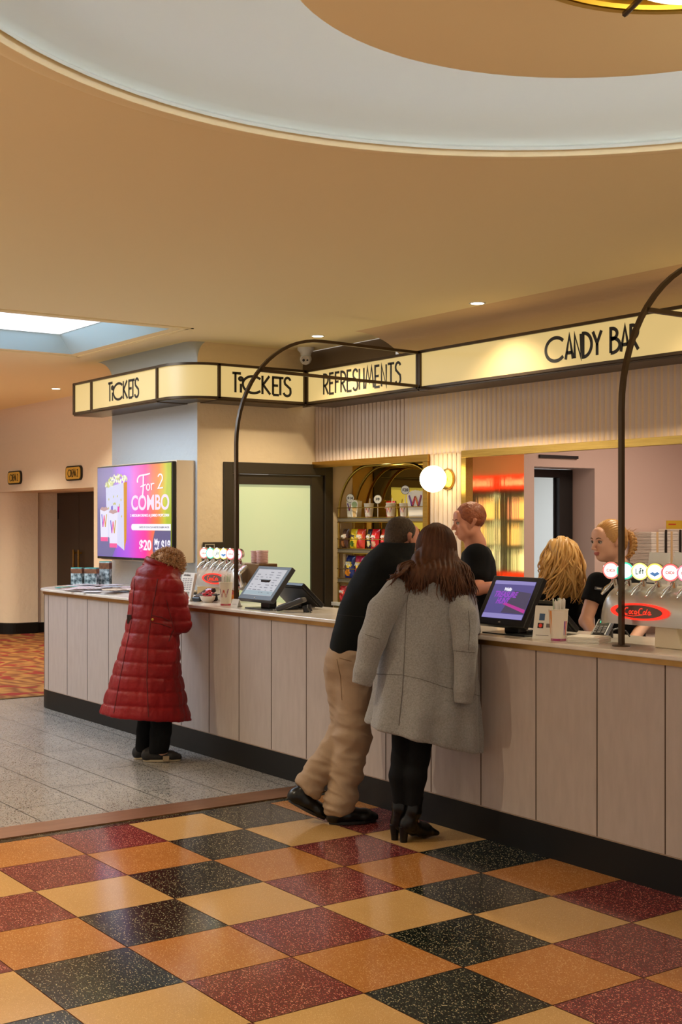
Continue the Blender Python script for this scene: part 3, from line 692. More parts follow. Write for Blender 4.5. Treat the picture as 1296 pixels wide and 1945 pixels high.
# W striped packaging helpers
M_carton = mat('white_carton', (232, 222, 206), .6)
def Wmark(par, w, h, y, z0, cols=((120, 70, 150), (200, 50, 80), (230, 120, 50), (150, 60, 110))):
    segs = [((-.5, 1), (-.25, 0)), ((-.25, 0), (0, .9)), ((0, .9), (.25, 0)), ((.25, 0), (.5, 1))]
    m = MB()
    for k, (a, b_) in enumerate(segs): ribbon(m, [(a[0]*w, z0+a[1]*h), (b_[0]*w, z0+b_[1]*h)], w*.055, lambda p, q, d: (p, y-d, q), k)
    return m.obj('w_mark', [mat('mark_%d_%d_%d' % c, c, .6) for c in cols], par)
def popcorn_box(label, x, y, z, w, h, d, rz=0):
    t = thing('popcorn_box', label, 'popcorn box', (x, y, z), rz)
    m = MB(); n_ = 10
    tp = [(-w/2+w*i/n_, -d/2, h*(.93+.07*math.sin(math.pi*i/n_)**2)+(.004 if i % 2 else 0)) for i in range(n_+1)]
    m.add([(-w*.44, -d*.4, 0), (w*.44, -d*.4, 0)]+tp[::-1], [tuple(range(n_+3))])
    m.add([(-w*.44, d*.4, 0), (w*.44, d*.4, 0)]+[(a, d/2, c) for a, b_, c in tp[::-1]], [tuple(range(n_+3))])
    for s_ in (-1, 1): m.quad((s_*w*.44, -d*.4, 0), (s_*w*.44, d*.4, 0), (s_*w/2, d/2, h*.93), (s_*w/2, -d/2, h*.93))
    m.obj('carton', M_carton, t); Wmark(t, w*.72, h*.4, -d/2-.001, h*.42)
    m = MB(); r_ = random.Random(int(x*100))
    for q in range(26): m.sphere((r_.uniform(-w*.42, w*.42), r_.uniform(-d*.35, d*.35), h*.90+r_.uniform(0, .012)), r_.uniform(.007, .012), 6, 4)
    m.obj('popcorn', mat('popcorn', (240, 220, 150), .8), t, smooth=True)
    return t
def disc_sign(label, x, y, z, txt):
    t = thing('price_disc', label, 'price sign', (x, y, z), .5)
    MB().lathe([(.001, 0), (.040, 0), (.040, .003), (.001, .003)], 28, M=Matrix.Rotation(math.pi/2, 4, 'X')).obj('disc', M_paper, t)
    MB().lathe([(.037, 0), (.040, 0), (.040, .001), (.037, .001)], 28, cap=False, M=Matrix.Rotation(math.pi/2, 4, 'X')).obj('disc_rim', M_text, t, loc=(0, -.003, 0))
    MB().tube([(0, .001, -.035), (0, .002, -(z-1.684))], .0025, 6).obj('stick', M_paper, t)
    font_text('price', txt, .036, M_text, t, (0, -.0036, -.012), (math.pi/2, 0, 0), .0004, .0012, align='CENTER')
def cup(label, x, y, z, h=.13, r0=.032, r1=.045, straw=True, cat='cup', group=None, big=False):
    t = thing('paper_cup', label, cat, (x, y, z), .3, group)
    MB().lathe([(.001, .002), (r0, .0), (r0+.001, .004), (r1, h-.003), (r1+.003, h), (r1+.001, h+.003), (r1-.002, h-.001), (r1-.003, h-.01), (.001, h-.012)], 32).obj('cup_body', M_carton, t, smooth=True)
    def wrap(a, c, d):
        r_ = r0+(r1-r0)*c/h+.0006+d*.3; return (r_*math.sin(a), -r_*math.cos(a), c)
    m = MB(); segs = [((-.5, 1), (-.25, 0)), ((-.25, 0), (0, .9)), ((0, .9), (.25, 0)), ((.25, 0), (.5, 1))]
    for k, (a, b_) in enumerate(segs):
        n_ = 5; ribbon(m, [((a[0]+(b_[0]-a[0])*q/n_)*1.5, h*.36+(a[1]+(b_[1]-a[1])*q/n_)*h*.36) for q in range(n_+1)], .0045 if not big else .09, lambda p, q, d: wrap(p, q, d), k)
    if not big: 
        m = MB()
        for k, (a, b_) in enumerate(segs):
            va = [(a[0]*1.5-.11, h*.36+a[1]*h*.36), (a[0]*1.5+.11, h*.36+a[1]*h*.36), (b_[0]*1.5+.11, h*.36+b_[1]*h*.36), (b_[0]*1.5-.11, h*.36+b_[1]*h*.36)]
            n_ = 6; vs = []
            for q in range(n_+1):
                f_ = q/n_
                for s0, s1 in ((0, 3), (1, 2)): vs.append(wrap(va[s0][0]+(va[s1][0]-va[s0][0])*f_, va[s0][1]+(va[s1][1]-va[s0][1])*f_, 0))
            m.add(vs, [(2*q, 2*q+1, 2*q+3, 2*q+2) for q in range(n_)], k)
        m.obj('w_mark', [mat('mark_%d_%d_%d' % c, c, .6) for c in ((120, 70, 150), (200, 50, 80), (230, 120, 50), (150, 60, 110))], t)
    m = MB(); m.lathe([(r0+.0012, .003), (r0+.0025, h*.09)], 32, cap=False); m.obj('base_band', mat('cup_band', (190, 60, 90), .6), t)
    if straw: MB().tube([(0, .01, .02), (.012, .0, h+.045)], .004, 8).obj('straw', M_paper, t)
    return t
ZT = 1.684
popcorn_box('small white popcorn box with W at left of the top shelf', -4.565, 2.515, ZT, .15, .165, .07)
disc_sign('round $14 price disc above the small popcorn box', -4.545, 2.455, 1.866, '$14')
t = thing('ice_cream_cutout', 'card cutout of ice cream cone on the top shelf', 'sign', (-4.475, 2.452, ZT), .35)
MB().prism([(-.02, 0), (.02, 0), (.036, .11)]+arc(0, .125, .038, 0, 180, 12)+[(-.036, .11)], -.002, .002, axis='y').obj('card', M_paper, t)
MB().prism([(-.014, .01), (.014, .01), (.028, .10), (-.028, .10)], -.0035, -.002, axis='y').obj('cone_print', mat('cone_print', (206, 168, 110), .6), t)
MB().prism(arc(0, .122, .029, 0, 360, 18)[:-1], -.0035, -.002, axis='y').obj('scoop_print', mat('scoop_print', (150, 168, 120), .6), t)
cup('paper cup with W and straw, left of three on the top shelf', -4.32, 2.50, ZT)
bag('red sweets bag standing on top shelf behind the price disc', -4.06, 2.545, ZT, .13, .15, ((196, 26, 34), (230, 90, 70), (240, 180, 150), (196, 26, 34)), 41)
disc_sign('round $9 price disc between the cups on top shelf', -4.13, 2.455, 1.850, '$9')
cup('paper cup with W and straw, middle of three on the top shelf', -3.985, 2.49, ZT)
cup('paper cup with W and straw, right of three on the top shelf', -3.80, 2.49, ZT, .125, .03, .042)
popcorn_box('large white popcorn box with W at right of the top shelf', -3.615, 2.51, ZT, .23, .235, .09)
disc_sign('round $20 price disc beside the large popcorn box', -3.735, 2.452, 1.925, '$20')

# ================================================================== WALL LAMP, CCTV, DOWNLIGHTS
t = thing('globe_wall_light', 'white glowing globe wall light with brass disc on the fluted panel', 'lamp', (-2.93, 2.245, 1.99))
MB().lathe([(.001, 0), (.086, 0), (.088, .006), (.082, .022), (.06, .03), (.001, .032)], 36, M=Matrix.Rotation(math.pi/2, 4, 'X')).obj('brass_rose', M_brass, t, smooth=True)
MB().lathe([(.02, .03), (.02, .06), (.03, .062)], 16, M=Matrix.Rotation(math.pi/2, 4, 'X')).obj('brass_neck', M_brass, t)
gl = MB().sphere((0, -.155, 0), .107, 40, 24).obj('globe', emis('globe_glow', (255, 232, 165), 9), t, smooth=True, angle=180)
for k, g in enumerate(FILL_GLOBES):
    t = thing('fill_globe', 'unseen glowing globe on a brass rod, added to light the lobby', 'lamp', g, 0, 'added globe lights in the lobby')
    MB().tube([(0, 0, .10), (0, 0, H-g[2])], .008, 8).lathe([(.05, H-g[2]-.02), (.05, H-g[2])], 20).obj('rod', M_brass, t)
    MB().lathe([(.105*math.cos(a), .105*math.sin(a)) for a in [math.pi*(k2/16-.5) for k2 in range(1, 14)]], 28, cap=False).obj('globe', emis('fill_globe_shell', (255, 226, 160), 2.5), t, smooth=True)
t = thing('security_camera', 'white dome security camera hanging under the ceiling', 'camera', (-4.50, 1.93, 3.2))
MB().lathe([(.001, 0), (.075, 0), (.075, -.02), (.05, -.045), (.045, -.07)], 28).obj('mount_base', M_white, t, smooth=True)
hd = MB().sphere((0, 0, -.10), .052, 24, 16).obj('camera_head', M_white, t, smooth=True)
m = MB(); m.lathe([(.001, 0), (.04, 0), (.04, .006)], 20); hm = m.obj('lens_plate', mat('camera_face', (190, 180, 165), .4), t, loc=(.035, -.028, -.115), rot=(math.radians(105), 0, math.radians(50)))
MB().lathe([(.001, .006), (.012, .006), (.012, .012)], 14, c=(-.015, 0, 0)).obj('lens', M_plastic, hm); MB().lathe([(.001, .006), (.009, .006), (.009, .010)], 14, c=(.018, 0, 0)).obj('lens', M_plastic, hm)
labs = ['recessed ceiling downlight left of the CANDY BAR sign', 'recessed ceiling downlight above the REFRESHMENTS sign', 'recessed ceiling downlight in the far lobby left of the TICKETS sign']
for k, (x, y) in enumerate(DOWN):
    t = thing('ceiling_downlight', labs[k] if k < 3 else 'unseen recessed ceiling downlight %s' % ['over the bar beyond the right edge', 'far right over the bar', 'over the checkered floor', 'over the grey stone floor', 'behind the camera side', 'in the left lobby', 'before the cinema doors', 'in the left lobby nearer the street', 'at the open side, first', 'at the open side, second', 'at the open side, third', 'at the open side, fourth', 'near the street doors', 'over the patterned carpet'][k-3], 'lamp', (x, y, H), 0)
    MB().lathe([(.047, -.004), (.058, -.005), (.060, 0)], 28, cap=False).obj('trim_ring', M_white, t); MB().lathe([(.001, -.003), (.047, -.003)], 28, cap=False).obj('lamp_face', emis('downlight_face', (255, 236, 200), 14), t)
# ================================================================== TELEVISION
t = thing('wall_television', 'large wall mounted television showing a popcorn combo advertisement', 'television', (-5.62, .785, 1.737))
TW, TH = .755, .437
MB().box(-TW, TW, .0, .035, -TH, TH).obj('bezel', M_plastic, t, bevel=.003)
MB().box(-TW-.0, TW, .04, .22, -TH-.01, TH+.01).obj('mount_box', mat('cream_box_paint', (222, 200, 170), .7), t, bevel=.003)
sm = bpy.data.materials.new('television_picture'); sm.use_nodes = True; nt = sm.node_tree; n = nt.nodes; L = nt.links; b = n['Principled BSDF']; b.inputs['Base Color'].default_value = (.01, .01, .01, 1); b.inputs['Roughness'].default_value = .3
tc = n.new('ShaderNodeTexCoord'); sp = n.new('ShaderNodeSeparateXYZ'); L.new(tc.outputs['Object'], sp.inputs[0])
ad = n.new('ShaderNodeMath'); ad.operation = 'MULTIPLY_ADD'; L.new(sp.outputs['X'], ad.inputs[0]); ad.inputs[1].default_value = 1/(2*TW); ad.inputs[2].default_value = .5
nz_ = n.new('ShaderNodeTexNoise'); nz_.inputs['Scale'].default_value = 2.2; L.new(tc.outputs['Object'], nz_.inputs['Vector'])
a2 = n.new('ShaderNodeMath'); a2.operation = 'MULTIPLY_ADD'; L.new(nz_.outputs['Fac'], a2.inputs[0]); a2.inputs[1].default_value = .10; L.new(ad.outputs[0], a2.inputs[2])
rp = n.new('ShaderNodeValToRGB'); L.new(a2.outputs[0], rp.inputs[0]); el = rp.color_ramp.elements
stops = [(.05, (104, 96, 150)), (.26, (112, 98, 168)), (.36, (150, 84, 214)), (.50, (176, 84, 216)), (.60, (222, 56, 190)), (.72, (240, 40, 150)), (.80, (236, 90, 80)), (.88, (222, 120, 20)), (.97, (190, 190, 20)), (1.0, (160, 178, 10))]
el[0].position = stops[0][0]; el[0].color = lin(stops[0][1])+(1,); el[1].position = 1; el[1].color = lin(stops[-1][1])+(1,)
for p, c in stops[1:-1]: e = el.new(p); e.color = lin(c)+(1,)
L.new(rp.outputs[0], b.inputs['Emission Color']); b.inputs['Emission Strength'].default_value = 1.0
scn = MB().box(-TW+.012, TW-.02, -.003, .0, -TH+.022, TH-.012).obj('screen', sm, t)
E_ = lambda nm, c, s=1.0: emis(nm, c, s)
Ww = E_('screen_white', (238, 234, 246))
def plate(name, polys, M_, par=scn, y=-.004, th=.0012):
    m = MB()
    for P_ in polys: m.prism(P_, y-th, y, axis='y')
    return m.obj(name, M_, par)
# coordinates: u 0..1 from left, v 0..1 from bottom of the screen
def U(u, v): return (-TW+u*2*TW, -TH+v*2*TH)
plate('picture_corner', [[U(*p) for p in ((.012, .05), (.22, .025), (.30, .18), (.27, .35), (.16, .5), (.012, .55))]], E_('screen_slate', (110, 104, 150)))
plate('price_circle', [[U(.775, .03), U(.762, .12), U(.762, .19), U(.775, .25), U(.79, .31), U(.985, .31), U(.985, .03)]], E_('screen_indigo', (92, 84, 128)))
plate('banner', [arc(*U(.505, .345), .029, 90, 270, 8)+[U(.985, .312), U(.985, .378)]], Ww, y=-.0052)
# popcorn box and cups picture
plate('popcorn_box_picture', [[U(*p) for p in ((.132, .768), (.383, .815), (.391, .098), (.305, .152), (.15, .25))]], E_('screen_paper', (206, 206, 232)), y=-.0054)
plate('popcorn_box_side', [[U(*p) for p in ((.383, .815), (.428, .82), (.42, .217), (.391, .098))]], E_('screen_amber', (206, 140, 24)), y=-.0054)
m = MB(); r_ = random.Random(3)
for k in range(90):
    u = r_.uniform(.13, .43); v = .79+.05*(u-.13)/.3+r_.uniform(-.02, .09)*math.sin((u-.1)/.36*math.pi); c = U(u, v); rr0 = r_.uniform(.008, .019)
    m.prism([(c[0]+rr0*math.cos(a)*.9, c[1]+rr0*math.sin(a)) for a in [k2*1.047 for k2 in range(6)]], -.0075-.00002*k, -.006, k % 3, axis='y')
m.obj('popcorn_picture', [E_('pop_a', (226, 226, 190)), E_('pop_b', (200, 202, 130)), E_('pop_c', (238, 238, 220))], scn)
m = MB()
for k in range(16):
    c = U(r_.uniform(.15, .37), r_.uniform(.3, .72)); m.prism([(c[0]+.009*math.cos(a), c[1]+.012*math.sin(a)) for a in [k2*1.047+k for k2 in range(6)]], -.0074, -.0066, axis='y')
m.obj('popcorn_print', E_('pop_d', (190, 184, 90)), scn)
for k, (u, v0, v1, w) in enumerate(((.115, .19, .535, .125), (.245, .124, .503, .125))):
    c = plate('cup_picture', [[U(u-w/2*.8, v0), U(u+w/2*.8, v0), U(u+w/2, v1), U(u-w/2, v1)]], E_('screen_cup', (222, 218, 236)), y=-.0082-.002*k)
    plate('cup_base_picture', [[U(u-w/2*.8, v0), U(u+w/2*.8, v0), U(u+w/2*.83, v0+.045), U(u-w/2*.83, v0+.045)]], E_('screen_pink', (232, 90, 150)), y=-.0096-.002*k)
    plate('ice_picture', [[U(u-w/2, v1), U(u-w/4, v1+.03), U(u, v1+.02), U(u+w/4, v1+.03), U(u+w/2, v1), U(u, v1-.02)]], E_('screen_ice', (186, 150, 150)), y=-.0096-.002*k)
    m = MB(); segs = [((-.5, 1), (-.25, 0)), ((-.25, 0), (0, .9)), ((0, .9), (.25, 0)), ((.25, 0), (.5, 1))]; cx = U(u, 0)[0]; z0 = U(0, v0+.155)[1]
    for q, (a, b_) in enumerate(segs): ribbon(m, [(cx+a[0]*.105, z0+a[1]*.12), (cx+b_[0]*.105, z0+b_[1]*.12)], .007, lambda p, qq, d: (p, -.0098-.002*k-d, qq), q)
    m.obj('w_picture', [E_('scr_w1', (110, 90, 190)), E_('scr_w2', (220, 60, 170)), E_('scr_w3', (220, 120, 90)), E_('scr_w4', (190, 160, 60))], scn)
plate('straw_picture', [[U(.30, .50), U(.325, .505), U(.328, .56), U(.303, .565)]], E_('scr_w2', (220, 60, 170)), y=-.008)
plate('straw_picture', [[U(.21, .52), U(.235, .525), U(.232, .575), U(.21, .565)]], E_('scr_w1', (110, 90, 190)), y=-.006)
Rx = (math.pi/2, 0, 0)
def tvt(nm, s_, u, v, size, wid, bold=0, M_=Ww, y=-.0065, sh=0):
    x, z = U(u, v); return font_text(nm, s_, size, M_, scn, (x, y, z), Rx, .0006, bold, wid, shear=sh)
# script «For 2»
m = MB(); ox, oz = U(.575, .655); k1 = .0198; oz -= .03; pl = lambda p, q, d: (ox+p*k1, -.008-d, oz+q*k1*.62)
for st, w in ((arc(3.5, 14.5, 3.8, 200, 100, 8)+[(8, 18.6), (12, 19.3)], .0105), ([(5.6, 18), (5.4, 8), (4.6, 1.5)], .0105), ([(2.8, 10), (8, 11.5)], .009), (arc(10.2, 9.4, 1.5, 0, 360, 14, 2.3), .007),
              ([(13.2, 12.2), (13.6, 7.2)], .007), (arc(15.2, 10, 1.8, 170, 60, 8, 2.0), .007), (arc(21.8, 15.5, 2.1, 160, -20, 10, 2.8)+[(19.8, 8.2), (24.4, 8.6)], .009)):
    ribbon(m, [(a, b_) for a, b_ in st], w/k1, pl)
m.obj('for_two_lettering', Ww, scn)
tvt('combo_lettering', 'COMBO', .484, .525, .185, .725, .004, E_('screen_combo', (236, 214, 232)))
tvt('subtitle_lettering', '2 MEDIUM DRINKS & JUMBO POPCORN', .472, .452, .034, .745, .0006)
tvt('choice_lettering', 'CHOICE OF COCA-COLA VARIETIES OR 600ML WATER', .59, .335, .022, .57, 0, E_('screen_dark', (70, 60, 80)), y=-.0068)
tvt('price_lettering', '$20', .59, .112, .125, .23, .003)
tvt('member_lettering', 'My', .785, .165, .08, .095, .002); tvt('member_lettering', 'Wallis', .79, .115, .032, .08, .0005)
tvt('price_lettering', '$18', .870, .115, .125, .165, .003)
tvt('maker_mark', 'LG', .49, .006, .018, .025, 0, E_('screen_dim', (90, 90, 95)), y=-.002)

# ================================================================== DRINK TOWERS
def profile_body():
    # (y, z) outline of the font head, front towards -y
    return [(-.085, -.10), (-.088, -.04), (-.075, .02), (-.05, .055), (-.01, .08), (.04, .088), (.10, .088), (.11, .05), (.11, -.04), (.05, -.09)]
M_silver = mat('satin_silver', (196, 190, 182), .3, metal=.55, noise=(3, (206, 200, 190), .5))
M_redglow = emis('red_neon', (255, 40, 24), 1.6)
LENS = [((250, 110, 100), (255, 238, 228), 'pink'), ((60, 205, 160), (226, 238, 255), 'green'), ((226, 226, 120), (250, 250, 236), 'lime'), ((240, 200, 90), (246, 244, 250), 'amber'), ((245, 90, 90), (255, 232, 226), 'red'), ((240, 120, 140), (255, 240, 235), 'rose')]
def drink_tower(label, x0, x1, y, z, lens_x, base_z, colx, endcap):
    xc = (x0+x1)/2; t = thing('drink_tower', label, 'drink dispenser', (colx, y, base_z))
    pb = profile_body(); m = MB(); ns = 24; wid = x1-x0; vs = []
    for i in range(ns+1):
        f_ = i/ns; x = x0+wid*f_; e = min(f_, 1-f_)*wid; k = 1-max(0, 1-e/.09)**2.2*.42 if e < .09 else 1
        for a, b_ in pb: vs.append((x-colx, a*k+.01*(1-k), (b_+.10)*k-.10+z-base_z-(1-k)*.03))
    n_ = len(pb); fs = []
    for i in range(ns):
        for j in range(n_): fs.append((i*n_+j, i*n_+(j+1) % n_, (i+1)*n_+(j+1) % n_, (i+1)*n_+j))
    fs += [tuple(range(n_)), tuple(ns*n_+j for j in range(n_-1, -1, -1))]
    body = m.add(vs, fs).obj('tower_head', M_silver, t, smooth=True, angle=55)
    oc = (sum(lens_x[1:5])/4 if len(lens_x) > 4 else xc)-colx; zz = z-base_z-.035; hw = .175
    def ell(a, b_, n2=40): return [(oc+a*math.cos(q), zz+b_*math.sin(q)) for q in [2*math.pi*k/n2 for k in range(n2)]]
    MB().prism(ell(hw, .040), -.096, -.088, axis='y').obj('logo_glow', M_redglow, body)
    MB().prism(ell(hw*.80, .031), -.100, -.096, axis='y').obj('logo_plate', mat('logo_plate', (110, 84, 76), .4), body)
    # flowing script wordmark
    m = MB(); k1 = .0102; pl = lambda p, q, d: (oc-.088+p*k1+.18*q*k1, -.1008-d, zz-.012+q*k1)
    for st, w in ((arc(1.6, 1.3, 1.3, 60, 300, 12, 1.5), .22), (arc(3.7, .8, .6, 0, 360, 10, .75), .17), (arc(5.3, .8, .55, 50, 310, 10, .75), .17), (arc(6.9, .8, .55, 0, 360, 10, .75), .17), ([(7.5, 1.5), (7.6, .1), (8.0, .2)], .17),
                  ([(8.1, .9), (8.7, .9)], .17), (arc(10.1, 1.3, 1.3, 60, 300, 12, 1.5), .22), (arc(12.1, .8, .6, 0, 360, 10, .75), .17), ([(13.6, 2.6), (13.0, .3), (13.6, .1)], .18), (arc(14.9, .8, .55, 0, 360, 10, .75), .17), ([(15.5, 1.5), (15.6, .1), (16.4, .4)], .17), ([(1, -.6), (6, -.9), (12, .0)], .10)):
        ribbon(m, st, w/1.0, pl, t=.001)
    m.obj('script_logo', emis('red_script', (255, 52, 30), 1.3), body)
    for i, lx in enumerate(lens_x):
        rim, face, nm = LENS[i % 6]; X = lx-colx; zc = z+.152-base_z
        Mx = Matrix.Translation((X, -.035, zc)) @ Matrix.Rotation(math.radians(26), 4, 'Z') @ Matrix.Rotation(math.pi/2, 4, 'X')
        ln = MB().lathe([(.040, -.03), (.043, -.028), (.0435, .0), (.040, .004)], 28, M=Mx, cap=True).obj('tap_badge', M_chrome, t, smooth=True)
        MB().lathe([(.001, .0045), (.040, .0045), (.041, .003)], 28, M=Mx, cap=False).obj('badge_rim', emis('badge_'+nm, rim, 1.5), ln)
        MB().lathe([(.001, .0056), (.033, .0055), (.034, .0045)], 28, M=Mx, cap=False).obj('badge_face', emis('face_'+nm, face, 1.5), ln)
        if i == 2:
            m = MB(); R2 = Mx
            for st in ([(-.018, .013), (-.018, -.012), (-.008, -.012)], [(-.003, .003), (-.003, -.012)], [(.003, -.012), (.003, .014), (.009, .014)], [(.0, .003), (.008, .003)], [(.014, .012), (.014, -.012)], [(.01, .004), (.019, .004)]):
                ribbon(m, st, .002, lambda p, q, d: tuple(R2 @ Vector((p, q, .0062+d))), t=.0004)
            m.obj('badge_lettering', mat('badge_ink_teal', (40, 130, 130), .6), ln)
        elif i == 3:
            m = MB(); m.add([tuple(Mx @ Vector((p, q, .0064))) for p, q in [(-.024, -.008), (-.01, .0), (0, -.006), (.012, .001), (.024, -.008), (0, -.022)]], [(0, 1, 2, 3, 4, 5)]); m.obj('badge_print', mat('badge_ink_blue', (80, 130, 190), .6, emit=((80, 130, 190), .6)), ln)
        elif i in (0, 4, 5):
            m = MB()
            for st in (arc(-.014, 0, .006, 50, 310, 8), arc(-.004, -.001, .004, 0, 360, 8), arc(.006, 0, .006, 50, 310, 8), arc(.015, -.001, .004, 0, 360, 8)): ribbon(m, st, .0014, lambda p, q, d: tuple(Mx @ Vector((p, q, .0062+d))), t=.0004)
            m.obj('badge_script', emis('badge_ink_red', (220, 40, 40), .8), ln)
        # chrome lever, bent forward
        P_ = [(X, -.02, zc-.043), (X-.002, -.03, zc-.065), (X-.006, -.062, zc-.088), (X-.012, -.088, zc-.115)]
        MB().tube(P_, [.006, .008, .013, .006], 10).obj('tap_lever', M_chrome, t, smooth=True)
        MB().tube([(X, -.01, zc-.045), (X, -.0, zc-.085)], .010, 10).obj('tap_stem', M_chrome, t)
    # tapered column
    h = z-.10-base_z; c = MB(); a, b_ = .062, .082
    c.add([(-b_, -.055, 0), (b_, -.055, 0), (b_, .06, 0), (-b_, .06, 0), (-a-.02, -.05, h), (a-.02, -.05, h), (a-.02, .05, h), (-a-.02, .05, h)], [(0, 1, 2, 3), (4, 5, 6, 7), (0, 1, 5, 4), (1, 2, 6, 5), (2, 3, 7, 6), (3, 0, 4, 7)])
    c.obj('column', mat('cream_column', (224, 208, 176), .35), t, bevel=.006)
    if endcap:
        MB().box(x1-colx+.002, x1-colx+.205, -.03, .13, z-base_z-.06, z-base_z+.088).obj('side_housing', mat('tan_metal', (120, 92, 60), .35, metal=.6), t, bevel=.006); MB().prism([(-.06, -.10), (-.085, .02), (.0, .085), (.04, .085), (.03, -.02)], x1-colx-.02, x1-colx+.05, axis='x').obj('chrome_end', M_chrome, t, loc=(0, -.02, z-base_z), bevel=.02)
    return t
drink_tower('silver drink tower with lit badges and red oval logo behind the left straw cup', -3.76, -3.09, .45, 1.255, [-3.67+.0994*i for i in range(6)], 1.056, -3.40, True)
drink_tower('silver drink tower with lit badges and red oval logo at the right edge of counter', .59, 1.285, .255, 1.256, [.645+.0905*i for i in range(6)], 1.056, 1.01, False)
# jugs / cup stacks behind the towers
def cupstack(label, x, y, z, r_, h, M_, group=None):
    m = MB(); pr_ = [(.001, 0), (r_*.8, 0)]; n_ = int(h/.012)
    for k in range(n_): zz = k*.012; pr_ += [(r_*(.86+.02*(k % 2)), zz), (r_, zz+.010)]
    pr_ += [(r_, h), (.001, h)]; return tag(m.lathe(pr_, 24).obj('cup_stack', M_, smooth=False, loc=(x, y, z)), label, 'cup stack', group)
M_pinkcup = mat('pale_pink_cups', (226, 190, 184), .5)
cupstack('stack of pale pink cups on top of the left drink tower, nearer the door', -2.965, .50, 1.3435, .044, .095, M_pinkcup)
cupstack('stack of pale pink cups on the left drink tower, just right of the arch pole', -3.075, .52, 1.3435, .044, .09, M_pinkcup)
cupstack('stack of cream cups on the left drink tower behind the badges', -3.37, .52, 1.3435, .044, .10, M_carton)
t = thing('wall_panel_switch', 'dark wall plate with small arrow symbol beside the staff door', 'wall plate', (-4.825, 1.17, 1.33))
MB().box(0, .012, -.11, .10, -.14, .14).obj('plate', M_doorf, t, bevel=.002)
m = MB()
rrp = [(.09, .05), (.09, .12), (-.0, .12), (-.0, .05), (.09, .05)]
ribbon(m, [(-a+.0, b_) for a, b_ in rrp], .004, lambda p, q, d: (.0125+d, p, q)); ribbon(m, [(-.07, .065), (-.045, .10), (-.02, .065), (-.07, .065)], .004, lambda p, q, d: (.0125+d, p, q)); m.obj('arrow_symbol', mat('silver_ink', (190, 180, 160), .4), t)

